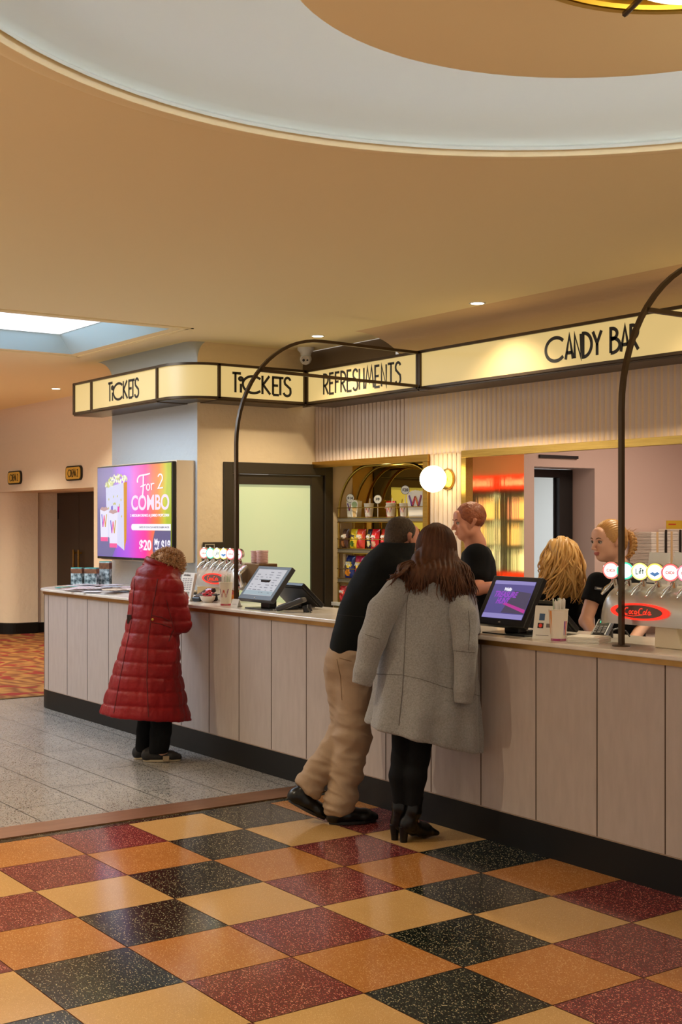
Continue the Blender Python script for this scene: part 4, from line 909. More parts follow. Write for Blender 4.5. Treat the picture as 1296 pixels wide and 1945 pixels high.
# ================================================================== TILLS
def till(label, bl, br, ztop, ybot, ytop, zb, stand, pic):
    """customer screen: lower edge bl..br (x) at ybot,zb; upper edge at ytop,ztop"""
    w = br-bl; hgt = math.hypot(ytop-ybot, ztop-zb); tilt = math.atan2(ytop-ybot, ztop-zb)
    t = thing('till_screen', label, 'till', ((bl+br)/2, ybot+.06, 1.056)); cx = 0
    R_ = Matrix.Translation((0, -.06, zb-1.056)) @ Matrix.Rotation(-tilt, 4, 'X')
    b_ = MB().box(-w/2, w/2, 0, .035, 0, hgt, M=R_).obj('screen_housing', M_plastic if pic == 'purple' else M_greyplastic, t, bevel=.006)
    ms = MB(); ms.box(-w/2+.035, w/2-.035, -.0015, 0, .038, hgt-.028, M=R_)
    if pic == 'purple':
        ms.obj('display', emis('till_purple', (92, 82, 142), .8), b_)
        def pl(p, q, d): return tuple(R_ @ Vector((p, -.003-d, q)))
        ax, ay = w/2-.035, hgt
        MB().add([pl(-ax, .038, 0), pl(ax, .038, 0), pl(ax, .065, 0), pl(-ax, .065, 0)], [(0, 1, 2, 3)]).add([pl(-ax, hgt-.05, 0), pl(ax, hgt-.05, 0), pl(ax, hgt-.03, 0), pl(-ax, hgt-.03, 0)], [(0, 1, 2, 3)]).obj('menu_bar', emis('till_lilac', (150, 140, 200), .8), b_)
        MB().add([pl(-.02, .07, 0), pl(ax, .07, 0), pl(ax, .19, 0), pl(.02, .20, 0)], [(0, 1, 2, 3)]).obj('picture_shade', emis('till_grey', (92, 82, 108), .6), b_)
        MB().add([pl(-.03, .12, 0), pl(ax, .075, 0), pl(ax, .095, 0), pl(-.02, .132, .0)], [(0, 1, 2, 3)]).obj('picture_torch', emis('till_pinkline', (190, 60, 150), .8), b_, loc=(0, -.001, 0))
        for nm, s_, x, z, sz, wid, c in (('brand_lettering', 'Wallis', -.06, .198, .024, .055, (230, 226, 240)), ('title_lettering', 'TREASURE', -.12, .160, .046, .17, (150, 70, 190)), ('title_lettering', 'HUNT', -.085, .122, .046, .095, (150, 70, 190))):
            o = font_text(nm, s_, sz, emis('till_t%d' % c[0], c, .9), b_, (x, 0, z), Rx, .0004, .0015, wid, shear=.25); o.matrix_local = R_ @ Matrix.Translation((x, -.0045, z)) @ Matrix.Rotation(math.pi/2, 4, 'X')
    else:
        ms.obj('display', emis('till_pale', (196, 190, 192), .7), b_)
        def pl(p, q, d): return tuple(R_ @ Vector((p, -.0022-d, q)))
        m = MB(); r_ = random.Random(5)
        for row in range(9):
            z = hgt-.055-row*.021; x = -w/2+.06 if row % 4 else .0
            while x < w/2-.06:
                l_ = r_.uniform(.015, .05); m.add([pl(x, z, 0), pl(min(x+l_, w/2-.04), z, 0), pl(min(x+l_, w/2-.04), z+.005, 0), pl(x, z+.005, 0)], [(0, 1, 2, 3)]); x += l_+r_.uniform(.012, .06)
        m.obj('menu_text', emis('till_ink', (110, 104, 112), .5), b_)
        MB().add([pl(-w/2+.035, .04, 0), pl(w/2-.035, .04, 0), pl(w/2-.035, .075, 0), pl(-w/2+.035, .075, 0)], [(0, 1, 2, 3)]).obj('menu_bar', emis('till_bluegrey', (160, 176, 180), .6), b_)
    font_text('maker_mark', 'elo', .014, M_paper, b_, (0, 0, 0), Rx, .0003).matrix_local = R_ @ Matrix.Translation((-.012, -.0016, .014)) @ Matrix.Rotation(math.pi/2, 4, 'X')
    MB().box(-.055, .055, .03, .09, .006, .20).obj('stand_neck', M_plastic, t, bevel=.006)
    MB().box(-.15, .17, -.04, .19, 0, .007).obj('stand_base', M_plastic, t, bevel=.003)
    # staff-side screen back to back, leaning the other way
    s2 = thing('staff_screen', stand, 'till', ((bl+br)/2+.02, ytop+.235, 1.0565))
    MB().box(-w/2, w/2, -.0, .03, .01, .235, M=Matrix.Rotation(math.radians(48), 4, 'X')).obj('screen_housing', M_plastic, s2, bevel=.006)
    MB().box(-w/2+.02, w/2-.02, -.004, .0, .03, .215, M=Matrix.Translation((0, 0, 0)) @ Matrix.Rotation(math.radians(48), 4, 'X')).obj('screen_back', M_greyplastic, s2)
    MB().box(-.06, .06, -.1, .04, 0, .01).box(-.03, .03, -.06, -.02, .01, .10).obj('stand', M_plastic, s2, bevel=.003)
    return t
till('customer till screen with pale menu beside left arch pole', -2.59, -2.17, 1.343, .06, .235, 1.122, 'black staff screen leaning behind the left till', 'pale')
till('black customer till screen showing purple treasure hunt advert', -.165, .205, 1.357, .06, .20, 1.108, 'black staff screen leaning behind the right till', 'purple')
def eftpos(label, x, y, rz, lit):
    t = thing('card_reader', label, 'card reader', (x, y, 1.0575), rz)
    R_ = Matrix.Rotation(math.radians(20), 4, 'X')
    MB().tube([(0, .10, 0), (0, .09, .045)], .03, 14).obj('holder', M_plastic, t)
    bd = MB().box(-.04, .04, -.10, .10, .035, .068, M=R_).obj('reader_body', M_greyplastic if lit == 'w' else M_plastic, t, bevel=.010)
    MB().box(-.02, .02, .045, .075, .0685, .0700, M=R_).obj('reader_display', emis('reader_%s' % lit, (60, 220, 170) if lit == 'g' else (220, 205, 225), 1.0), bd)
    m = MB()
    for i in range(3):
        for j in range(4): m.box(-.028+i*.021, -.014+i*.021, -.08+j*.022, -.066+j*.022, .068, .073, M=R_)
    m.obj('keypad', mat('key_grey', (120, 118, 120), .5), bd)
    MB().tube([(.03, .09, .04), (.06, .12, .05), (.09, .13, .03), (.10, .16, .004)], .004, 6).obj('cable', M_plastic, t)
    return t
eftpos('dark card reader with bright display beside left till', -2.03, .15, math.radians(-55), 'w')
eftpos('card reader with green display behind the right straw cup', .50, .32, math.radians(30), 'g')
eftpos('black card reader between the programme leaflets and sweets bowl', -3.36, .25, math.radians(20), 'k')

# ================================================================== COUNTER ITEMS
def straw_cup(label, x, y, kind, rz):
    t = thing('straw_cup', label, 'cup', (x, y, 1.056), rz); h = .155 if kind == 'orange' else .165; r0, r1 = (.036, .048)
    MB().lathe([(.001, .002), (r0, .0), (r0+.001, .004), (r1, h-.003), (r1+.003, h), (r1+.001, h+.003), (r1-.002, h-.001), (r1-.004, h-.03), (.001, h-.032)], 36).obj('cup_body', M_carton, t, smooth=True)
    def patch(a0, a1, z0, z1, M_, nm, tp=0, n_=6, e=.0005):
        m = MB(); vs = []
        for j in range(2):
            for i in range(n_+1):
                a = a0+(a1-a0)*i/n_; a = a+(tp if j else 0)*(1 if i*2 > n_ else -1)
                z = z1 if j else z0; r_ = r0+(r1-r0)*z/h+e; vs.append((r_*math.sin(a), -r_*math.cos(a), z))
        m.add(vs, [(i, i+1, n_+2+i, n_+1+i) for i in range(n_)]); m.obj(nm, M_, t)
    patch(-math.pi, math.pi, .002, .014, mat('magenta_band', (170, 60, 120), .6) if kind == 'orange' else mat('cup_band', (190, 60, 90), .6), 'base_band', n_=32, e=.0008)
    if kind == 'orange':
        patch(-1.2, -.62, .016, h-.004, mat('orange_stripe', (226, 140, 30), .6), 'orange_stripe', .12)
        patch(.95, 1.15, .03, .10, mat('mark_120_70_150', (120, 70, 150), .6), 'w_mark'); patch(1.2, 1.4, .03, .10, mat('mark_200_50_80', (200, 50, 80), .6), 'w_mark')
        m = MB()
        for q in range(14): m.sphere((0, 0, 0), .0001, 4, 3)
    else:
        m = MB(); cols = ((100, 60, 110), (180, 40, 60), (200, 90, 50), (150, 60, 110))
        segs = [((-.5, 1), (-.25, 0)), ((-.25, 0), (0, .9)), ((0, .9), (.25, 0)), ((.25, 0), (.5, 1))]
        for k, (a, b_) in enumerate(segs):
            n_ = 6; vs = []
            for q in range(n_+1):
                f_ = q/n_
                for s0 in (-.1, .1):
                    an = (a[0]+(b_[0]-a[0])*f_)*1.5+s0+.35; z = h*.36+(a[1]+(b_[1]-a[1])*f_)*h*.36; r_ = r0+(r1-r0)*z/h+.0006; vs.append((r_*math.sin(an), -r_*math.cos(an), z))
            m.add(vs, [(2*q, 2*q+1, 2*q+3, 2*q+2) for q in range(n_)], k)
        m.obj('w_mark', [mat('mark_%d_%d_%d' % c, c, .6) for c in cols], t)
    r_ = random.Random(int(x*10))
    for k in range(30):
        a = r_.uniform(0, 6.28); rad = .036*math.sqrt(r_.random()); sx, sy = rad*math.cos(a), rad*math.sin(a)
        s_ = MB().tube([(sx*.8, sy*.8, .02), (sx*1.15+r_.uniform(-.004, .004), sy*1.15, h+r_.uniform(.035, .058))], .0036, 6)
        s_.obj('paper_straw', M_paper if k % 5 else mat('straw_green_print', (186, 200, 176), .7), t)
straw_cup('paper cup with big red W, full of wrapped straws, at left arch pole', -2.84, .115, 'w', .35)
straw_cup('paper cup with orange stripe, full of wrapped straws, beside right till', .437, .072, 'orange', .5)
def card_stand(label, x, y, w, h, rz, lean, kind):
    t = thing('card_stand', label, 'sign', (x, y, 1.056), rz); R_ = Matrix.Rotation(math.radians(-lean), 4, 'X')
    MB().box(-w/2, w/2, -.001, .001, 0, h, M=R_).obj('front_card', M_paper, t)
    MB().box(-w/2, w/2, -.001, .001, 0, h, M=Matrix.Translation((0, 2*h*math.sin(math.radians(lean)), 0)) @ Matrix.Rotation(math.radians(lean), 4, 'X')).obj('rear_card', M_paper, t)
    pl = lambda p, q, d: tuple(R_ @ Vector((p, -.0016-d, q)))
    def sq_(nm, x0, x1, z0, z1, M_): MB().add([pl(x0, z0, 0), pl(x1, z0, 0), pl(x1, z1, 0), pl(x0, z1, 0)], [(0, 1, 2, 3)]).obj(nm, M_, t)
    if kind == 'pay':
        sq_('blue_logo', -.03, .0, .095, .13, mat('card_blue', (60, 90, 130), .6)); sq_('black_logo', -.035, -.003, .055, .082, mat('card_black', (30, 24, 26), .6))
        m = MB(); m.add([pl(-.019+.010*math.cos(a), .0685+.010*math.sin(a), .0008) for a in [k*.5236 for k in range(12)]], [tuple(range(12))]); m.obj('red_dot', mat('card_red', (220, 50, 30), .6, emit=((220, 50, 30), .1)), t)
        sq_('white_logo', .012, .04, .06, .08, mat('card_grey', (120, 110, 110), .6)); sq_('print_line', -.04, .03, .018, .021, mat('card_grey', (120, 110, 110), .6))
    else: sq_('print_line', -w*.3, w*.3, h*.35, h*.38, mat('card_grey', (120, 110, 110), .6))
    return t
card_stand('white tent card with card payment logos leaning by the right straw cup', .325, .075, .115, .17, .35, 14, 'pay')
card_stand('small blank white tent card at the foot of the left till', -2.655, .07, .07, .06, .2, 20, 'plain')
# napkins
t = thing('napkin_stack', 'stack of folded white paper napkins in front of the server', 'napkins', (.59, .125, 1.056), math.radians(20))
r_ = random.Random(2)
for k in range(8):
    o = MB().box(-.082, .082, -.075, .075, 0, .0036).obj('napkin', mat('napkin_paper', (240, 234, 222), .8), t, bevel=.0015, loc=(r_.uniform(-.003, .003), r_.uniform(-.003, .003), k*.0042), rot=(0, 0, r_.uniform(-.04, .04)))
# bowl of red lollies
t = thing('sweet_bowl', 'small white bowl of red wrapped sweets in front of left drink tower', 'bowl', (-3.24, .20, 1.056))
MB().lathe([(.001, .002), (.03, .0), (.05, .02), (.058, .045), (.055, .046), (.045, .02), (.001, .01)], 28).obj('bowl', M_carton, t, smooth=True)
r_ = random.Random(9)
for k in range(9):
    a = r_.uniform(0, 6.28); q = .034*math.sqrt(r_.random())
    s_ = MB().sphere((0, 0, 0), (.017, .013, .012), 10, 7).add([(-.034, -.008, .004), (-.015, 0, 0), (-.034, .009, -.004), (.034, -.008, 0), (.015, 0, 0), (.034, .009, .003)], [(0, 1, 2), (3, 4, 5)])
    o = s_.obj('wrapped_sweet', mat('red_foil', (190, 28, 54), .25, spec=.7) if k % 3 else mat('clear_red_foil', (214, 110, 120), .2), loc=(-3.24+q*math.cos(a), .20+q*math.sin(a), 1.056+.035+.006*k), rot=(r_.uniform(-.6, .6), r_.uniform(-.6, .6), r_.uniform(0, 6)))
    tag(o, 'red wrapped sweet in the small white bowl', 'sweet', 'wrapped sweets in the bowl')
bagc = bag('clear bag of orange and red sweets lying behind the white bowl', -3.10, .30, 1.085, .11, .17, ((214, 120, 40), (230, 90, 60), (200, 50, 60), (214, 120, 40)), 77, -1.25, .9)
# programme leaflet rack
t = thing('leaflet_stand', 'upright stand of printed session times leaflets beside the red coated person', 'leaflets', (-3.475, .13, 1.056), .15)
for k in range(4):
    MB().box(-.075, .075, -.0015, .0015, 0, .215, M=Matrix.Translation((0, .007*k, 0)) @ Matrix.Rotation(math.radians(-13), 4, 'X')).obj('leaflet', M_paper, t)
MB().box(-.077, .077, -.004, .05, 0, .012).obj('holder', mat('clear_acrylic', (210, 214, 214), .1), t)
R_ = Matrix.Rotation(math.radians(-13), 4, 'X'); m = MB(); pl = lambda p, q, d: tuple(R_ @ Vector((p, -.0022, q)))
for i in range(4):
    for j in range(7):
        x, z = -.06+i*.031, .085+j*.0135; m.add([pl(x, z, 0), pl(x+.024, z, 0), pl(x+.024, z+.007, 0), pl(x, z+.007, 0)], [(0, 1, 2, 3)])
m.obj('print_columns', mat('grey_print', (150, 144, 146), .7), t)
m = MB(); m.add([pl(-.062, .018, 0), pl(.05, .018, 0), pl(.05, .072, 0), pl(-.062, .072, 0)], [(0, 1, 2, 3)]); m.obj('photo_print', mat('photo_print', (96, 92, 84), .6, noise=(60, (190, 186, 176), .2)), t)
font_text('heading', 'GENERAL', .02, M_text, t, (0, 0, 0), Rx, .0002, .0005).matrix_local = R_ @ Matrix.Translation((-.055, -.0024, .19)) @ Matrix.Rotation(math.pi/2, 4, 'X')
# brochure boxes at the far end
M_broc = mat('brochure_print', (40, 60, 66), .6, noise=(26, (196, 206, 206), .25)); M_rust = mat('brochure_rust', (140, 84, 48), .6, noise=(30, (96, 60, 40), .3)); M_teal = mat('brochure_teal', (60, 150, 140), .6)
for lab, x, y, z0, w, h in (('printed brochure box, low left one of three on the far counter end', -6.035, .43, 0, .11, .165), ('printed brochure box, low right one of three on the far counter end', -5.925, .52, 0, .12, .165), ('tall printed brochure box rising behind the two low ones', -5.93, .66, 0, .10, .22)):
    t = thing('brochure_box', lab, 'brochures', (x, y, 1.056), math.radians(38))
    m = MB(); m.box(-w/2, w/2, -.03, .03, z0, z0+h); m.obj('box', M_broc, t)
    MB().box(-w/2-.001, w/2+.001, -.031, .031, z0+h*.72, z0+h*.97).obj('title_band', M_rust, t); MB().box(-w/2, w/2, -.028, .028, z0+h, z0+h+.008).obj('brochure_tops', M_teal, t)
# scattered leaflets
r_ = random.Random(12); zl = 1.0565
for k in range(30):
    x = r_.uniform(-5.75, -4.55); y = r_.uniform(.03, .55); y = min(y, .5)
    if x < -5.6: y = max(y, .15)
    th = r_.uniform(.0008, .004)
    zk = zl+.0012*k
    o = MB().box(-.10, .10, -.072, .072, 0, th).obj('flyer', mat('flyer_%d' % (k % 5), [(206, 196, 196), (186, 150, 150), (176, 182, 190), (150, 120, 96), (214, 210, 206)][k % 5], .6, noise=(38, [(150, 120, 128), (226, 214, 210), (110, 116, 130), (214, 196, 170), (170, 160, 166)][k % 5], .2)), loc=(x, y, zk), rot=(0, 0, r_.uniform(0, 3.14)))
    tag(o, 'loose printed flyer spread over the far end of the ticket counter', 'flyer', 'flyers spread on the ticket counter')
t = MB().box(-.11, .11, -.15, .15, 0, .004).obj('green_flyer', M_teal, loc=(-5.86, .30, 1.058), rot=(0, 0, .8)); tag(t, 'green edged flyer at the rounded counter end, left of the brochure boxes', 'flyer')

# ================================================================== BACK ROOM THINGS
M_box = mat('white_tray', (226, 216, 200), .7)
def tray_stack(label, x, y, z, w, h):
    t = thing('tray_stack', label, 'cartons', (x, y, z), math.pi/2); n_ = int(h/.0125)
    m = MB()
    for k in range(n_): m.box(-w/2, w/2, -.12, .12, k*.0125, k*.0125+.0095)
    m.obj('trays', M_box, t); MB().box(-w*.12, w*.02, -.123, -.118, 0, h-.004).obj('tab_column', mat('kraft_tab', (196, 164, 116), .8), t)
    return t
shf = thing('storage_shelf', 'white wall shelf unit with black posts behind the server', 'shelf', (-2.56, 4.65, 0))
MB().box(-.15, .14, -.55, 1.0, 1.10, 1.125).box(-.15, .14, -.55, 1.0, .63, .66).box(-.15, .14, -.55, 1.0, .86, .885).obj('shelf_boards', M_stone, shf)
for y in (-.36, -.17, .5): MB().box(.125, .139, y-.007, y+.007, 0, 1.58).obj('post', M_black, shf)
for k, (y, w, h) in enumerate(((4.20, .172, .44), (4.385, .172, .445), (4.575, .172, .47), (4.77, .172, .46))):
    tray_stack(['tall stack of white folded trays nearest the hair bun of the server', 'tall stack of white folded trays between two black posts', 'tall stack of white folded trays right of the second black post', 'last tall stack of white folded trays, cut by the right frame edge'][k], -2.56, y, 1.1255, w, h)
t = MB().box(-.005, .005, -.10, .15, 0, .085).obj('yellow_sign', mat('yellow_card', (206, 170, 40), .6), loc=(-2.715, 4.74, 1.575)); tag(t, 'small yellow card sign above the tray stacks', 'sign')
o2 = MB().box(.0052, .0062, -.08, .02, .045, .058).obj('sign_text', mat('red_ink', (190, 60, 30), .6), t)
# leaning cards behind the right tower
for k, (x, rz, lab) in enumerate(((.80, .05, 'plain white card standing behind the green lit badge'), (.93, .25, 'tilted white card standing behind the amber lit badge'), (1.10, -.05, 'plain white card standing behind the red lit badge'))):
    o = MB().box(-.06, .06, -.001, .001, 0, .15, M=Matrix.Rotation(rz*.8, 4, 'Y')).obj('menu_card', M_paper, loc=(x-.03, .405, 1.345), rot=(-.12, 0, .1))
    tag(o, lab, 'card')
# whiteboard in office and table
t = thing('notice_board', 'white notice board with green border seen through office doorway', 'notice board', (-6.385, 4.75, 1.30), math.pi/2)
MB().box(-.6, 1.1, -.0, .01, -.55, .17).obj('board', M_white, t)
MB().box(-.6, .50, -.012, -.002, .20, .17).box(.44, .50, -.012, -.002, -.1, .17).obj('green_border', mat('mint_border', (110, 190, 165), .7), t)
m = MB(); r_ = random.Random(8)
for k in range(26):
    x = r_.uniform(-.55, 1.0); z = r_.uniform(-.45, .16); m.box(x, x+r_.uniform(.05, .16), -.008, -.002, z, z+.02)
m.obj('handwriting', mat('marker_ink', (110, 100, 120), .7), t)
t = thing('office_desk', 'white office desk with papers just inside the doorway', 'desk', (-4.4, 4.5, 0)); MB().box(-.6, .6, -.4, .4, .93, .96).box(-.58, -.54, -.38, .38, 0, .93).box(.54, .58, -.38, .38, 0, .93).obj('desk', M_white, t); MB().box(-.2, .3, -.3, .1, .96, 1.02).obj('paper_pile', mat('grey_papers', (150, 154, 160), .7), t)
# drinks fridges: stand on a bench at the back wall, seen in the copper mirror
t = thing('back_room_bench', 'white bench at the back wall carrying the drinks fridges', 'bench', (-.45, 4.95, 0)); MB().box(-.75, .85, -.28, .22, 0, 1.04).obj('cabinet', M_box, t)
def fridge(label, x):
    t = thing('drinks_fridge', label, 'fridge', (x, 4.92, 1.041)); M_fr = mat('fridge_black', (26, 20, 20), .4); w = .235
    MB().box(-w, w, .20, .22, .0, 1.10).box(-w-.015, -w, -.22, .22, 0, 1.10).box(w, w+.015, -.22, .22, 0, 1.10).box(-w, w, -.22, .2, 0, .05).box(-w, w, -.22, .2, .92, .94).obj('cabinet', M_fr, t)
    hd = MB().box(-w-.015, w+.015, -.235, .0, .95, 1.10).obj('header_sign', emis('fridge_red_header', (250, 60, 24), 1.2), t)
    font_text('header_lettering', 'Coca-Cola', .11, emis('fridge_white_letters', (255, 236, 224), 1.8), hd, (-.17, -.2375, .99), Rx, .001, .002, .34, shear=.3)
    MB().box(-w, w, -.225, -.20, .0, .09).obj('lower_panel', emis('fridge_red_base', (230, 60, 20), 1.3), t)
    MB().box(-w, w, .18, .195, .06, .91).obj('lit_back', emis('fridge_light', (190, 225, 225), 3.2), t)
    for s_ in range(3):
        z = .10+s_*.27; MB().box(-w, w, -.16, .18, z-.008, z).obj('wire_shelf', M_chrome, t)
        for i in range(5):
            c = [(120, 160, 190), (190, 200, 190), (60, 90, 60), (200, 160, 60), (150, 50, 40), (90, 180, 210)][(i//2+s_) % 6]
            b_ = MB().lathe([(.001, 0), (.034, 0), (.034, .15), (.014, .20), (.014, .225), (.001, .226)], 10).obj('drink_bottle', mat('bottle_%d' % ((i//2+s_) % 6), c, .2, trans=.3, emit=((150+c[0]*2//5, 160+c[1]*2//5, 160+c[2]*2//5), 1.3)), loc=(x-.185+i*.0925, 4.84, 1.041+z+.0005))  # bottle colours also glow, standing in for the fridge lighting
            tag(b_, 'drink bottle standing on a lit fridge shelf, seen in the copper mirror', 'bottle', 'bottles in the drinks fridges')
fridge('drinks fridge with red header mirrored in copper panel, right one of two', -.72); fridge('drinks fridge with red header mirrored in copper panel, left one of two', -.20)
# ================================================================== PEOPLE
FPX = 2434.46
from mathutils import noise as mnoise
from mathutils.bvhtree import BVHTree
class Field:
    """signed distance volume, meshed with surface nets"""
    def __init__(s, lo, hi, h):
        s.lo = np.array(lo, float); s.h = h; s.n = [int(math.ceil((b-a)/h))+1 for a, b in zip(lo, hi)]
        s.F = np.full(s.n, .08, np.float32)
    def sub(s, lo, hi):
        a = [max(0, int((l-o)/s.h)) for l, o in zip(lo, s.lo)]; b = [min(n, int((u-o)/s.h)+2) for u, o, n in zip(hi, s.lo, s.n)]
        if any(x >= y for x, y in zip(a, b)): return None, None
        ax = [s.lo[i]+s.h*np.arange(a[i], b[i]) for i in range(3)]
        return tuple(slice(x, y) for x, y in zip(a, b)), np.meshgrid(*ax, indexing='ij', sparse=True)
    def merge(s, sl, d, k):
        A = s.F[sl]
        if k <= 0: s.F[sl] = np.minimum(A, d); return
        hh = np.clip(.5+.5*(A-d)/k, 0, 1); s.F[sl] = A*(1-hh)+d*hh-k*hh*(1-hh)
    def cone(s, a, b, ra, rb, k=.02):
        a = np.array(a, float); b = np.array(b, float); r = max(ra, rb)+.06
        sl, P = s.sub(np.minimum(a, b)-r, np.maximum(a, b)+r)
        if sl is None: return s
        ba = b-a; L2 = ba@ba+1e-12
        t = np.clip(((P[0]-a[0])*ba[0]+(P[1]-a[1])*ba[1]+(P[2]-a[2])*ba[2])/L2, 0, 1)
        d = np.sqrt((P[0]-a[0]-t*ba[0])**2+(P[1]-a[1]-t*ba[1])**2+(P[2]-a[2]-t*ba[2])**2)-(ra+(rb-ra)*t)
        s.merge(sl, d, k); return s
    def chain(s, pts, rs, k=.02):
        for i in range(len(pts)-1): s.cone(pts[i], pts[i+1], rs[i], rs[i+1], k)
        return s
    def ell(s, c, r, k=.02, R=None, cut=False):
        m = max(r)+.06; sl, P = s.sub([x-m for x in c], [x+m for x in c])
        if sl is None: return s
        p = [P[i]-c[i] for i in range(3)]
        if R is not None:
            R = np.array(R); p = [R[0][i]*p[0]+R[1][i]*p[1]+R[2][i]*p[2] for i in range(3)]
        k0 = np.sqrt(sum((p[i]/r[i])**2 for i in range(3))); k1 = np.sqrt(sum((p[i]/r[i]**2)**2 for i in range(3)))+1e-9
        d = k0*(k0-1)/k1
        if cut:
            A = s.F[sl]; hh = np.clip(.5-.5*(A+d)/k, 0, 1); s.F[sl] = A*(1-hh)-d*hh+k*hh*(1-hh)
        else: s.merge(sl, d, k)
        return s
    def func(s, lo, hi, fn, k=0, op='min'):
        sl, P = s.sub(lo, hi); d = fn(*P).astype(np.float32)
        if op == 'min': s.merge(sl, d, k)
        else: s.F[sl] = np.maximum(s.F[sl], d)
        return s
    def mesh(s):
        F = s.F; F[0] = F[-1] = .05; F[:, 0] = F[:, -1] = .05; F[:, :, 0] = F[:, :, -1] = .05
        I = F < 0; nx, ny, nz = F.shape
        c = np.zeros((nx-1, ny-1, nz-1), np.int8)
        for i in (0, 1):
            for j in (0, 1):
                for k in (0, 1): c += I[i:nx-1+i, j:ny-1+j, k:nz-1+k]
        act = (c > 0) & (c < 8); idx = np.argwhere(act); id_ = np.full(act.shape, -1, np.int64); id_[act] = np.arange(len(idx))
        acc = np.zeros((len(idx), 3)); cnt = np.zeros(len(idx))
        cor = [(i, j, k) for i in (0, 1) for j in (0, 1) for k in (0, 1)]
        for a in cor:
            for ax in range(3):
                if a[ax]: continue
                b = list(a); b[ax] = 1
                fa = F[idx[:, 0]+a[0], idx[:, 1]+a[1], idx[:, 2]+a[2]]; fb = F[idx[:, 0]+b[0], idx[:, 1]+b[1], idx[:, 2]+b[2]]
                m = (fa < 0) != (fb < 0); t = np.where(m, fa/np.where(m, fa-fb, 1), 0)
                p = np.tile(np.array(a, float), (len(idx), 1)); p[:, ax] += t
                acc[m] += p[m]; cnt[m] += 1
        V = s.lo+s.h*(idx+acc/cnt[:, None]); Q = []
        for ax in range(3):
            o = [1, 1, 1]; o[ax] = 0
            A = I[o[0]:nx-1 if ax != 0 else nx-1, o[1]:ny-1, o[2]:nz-1]
            e = [slice(1, nx-1), slice(1, ny-1), slice(1, nz-1)]; e[ax] = slice(0, [nx, ny, nz][ax]-1)
            f = list(e); f[ax] = slice(1, [nx, ny, nz][ax])
            a0 = I[tuple(e)]; a1 = I[tuple(f)]; w = np.argwhere(a0 != a1)
            base = w.copy(); u_, v_ = [q for q in range(3) if q != ax]
            for q in range(3):
                if q != ax: base[:, q] += 1
            fl = a0[w[:, 0], w[:, 1], w[:, 2]]
            if ax == 1: fl = ~fl
            def g(du, dv):
                z = base.copy(); z[:, u_] -= du; z[:, v_] -= dv; return id_[z[:, 0], z[:, 1], z[:, 2]]
            q4 = np.stack([g(1, 1), g(0, 1), g(0, 0), g(1, 0)], 1); q4[~fl] = q4[~fl][:, ::-1]; Q.append(q4)
        Q = np.concatenate(Q); Q = Q[(Q >= 0).all(1)]
        return V, Q
def smooth_v(V, Q, it=2, lam=.5):
    n = len(V)
    e = np.concatenate([Q[:, [0, 1]], Q[:, [1, 2]], Q[:, [2, 3]], Q[:, [3, 0]]]); e = np.concatenate([e, e[:, ::-1]])
    deg = np.bincount(e[:, 0], minlength=n)[:, None]
    for _ in range(it):
        S_ = np.stack([np.bincount(e[:, 0], weights=V[e[:, 1], k], minlength=n) for k in range(3)], 1)
        V = V*(1-lam)+lam*S_/np.maximum(deg, 1)
    return V
def vnormals(V, Q):
    nrm = np.cross(V[Q[:, 2]]-V[Q[:, 0]], V[Q[:, 3]]-V[Q[:, 1]]); N_ = np.zeros_like(V)
    for k in range(4):
        for a in range(3): N_[:, a] += np.bincount(Q[:, k], weights=nrm[:, a], minlength=len(V))
    return N_/(np.linalg.norm(N_, axis=1)[:, None]+1e-12)
def sculpt(name, field, mats, parent, disp=None, it=2, index=None):
    V, Q = field.mesh(); V = smooth_v(V, Q, it)
    if disp is not None: V = V+vnormals(V, Q)*disp(V)[:, None]
    me = bpy.data.meshes.new(name); me.from_pydata(V.tolist(), [], Q.tolist()); me.update()
    for m in (mats if isinstance(mats, (list, tuple)) else [mats]): me.materials.append(m)
    if index is not None:
        C_ = V[Q].mean(1); me.polygons.foreach_set('material_index', index(C_).astype(np.int32))
    me.shade_smooth(); o = bpy.data.objects.new(name, me); COL.objects.link(o); o.parent = parent
    return o
def bvh(o):
    me = o.data; return BVHTree.FromPolygons([v.co for v in me.vertices], [tuple(p.vertices) for p in me.polygons])
class Person:
    def __init__(s, label, x, y, name='person'):
        s.t = thing(name, label, 'person', (x, y, 0), -YAW); dx, dy = x-CAM.x, y-CAM.y
        s.D = dx*math.sin(YAW)+dy*math.cos(YAW); s.u = dx*math.cos(YAW)-dy*math.sin(YAW)
    def p(s, px, py, v=0.):
        D = s.D+v; return ((px-612.5)/FPX*D-s.u, v, 1.637-(py-993.7)/FPX*D)
def stations(P, rows):
    """rows: (py, pxL, pxR, vc, hv) -> functions of z giving uc,hu,vc,hv"""
    Z = []; A = []
    for py, l, r, vc, hv in rows:
        a = P.p(l, py, vc); b = P.p(r, py, vc); Z.append(a[2]); A.append(((a[0]+b[0])/2, (b[0]-a[0])/2, vc, hv))
    o = np.argsort(Z); Z = np.array(Z)[o]; A = np.array(A)[o]
    def f(z): return [np.interp(z, Z, A[:, i]) for i in range(4)]
    return f, Z[0], Z[-1]
def clear_counter(F_, P, z=1.062, off=.012):
    by = P.t.location.y; s_, c_ = math.sin(-YAW), math.cos(-YAW)
    hi = F_.lo+F_.h*np.array(F_.n)
    F_.func(tuple(F_.lo), tuple(hi), lambda X, Y, Z_: np.minimum(by+X*s_+Y*c_+off+.032, z-Z_+0*X), op='max')
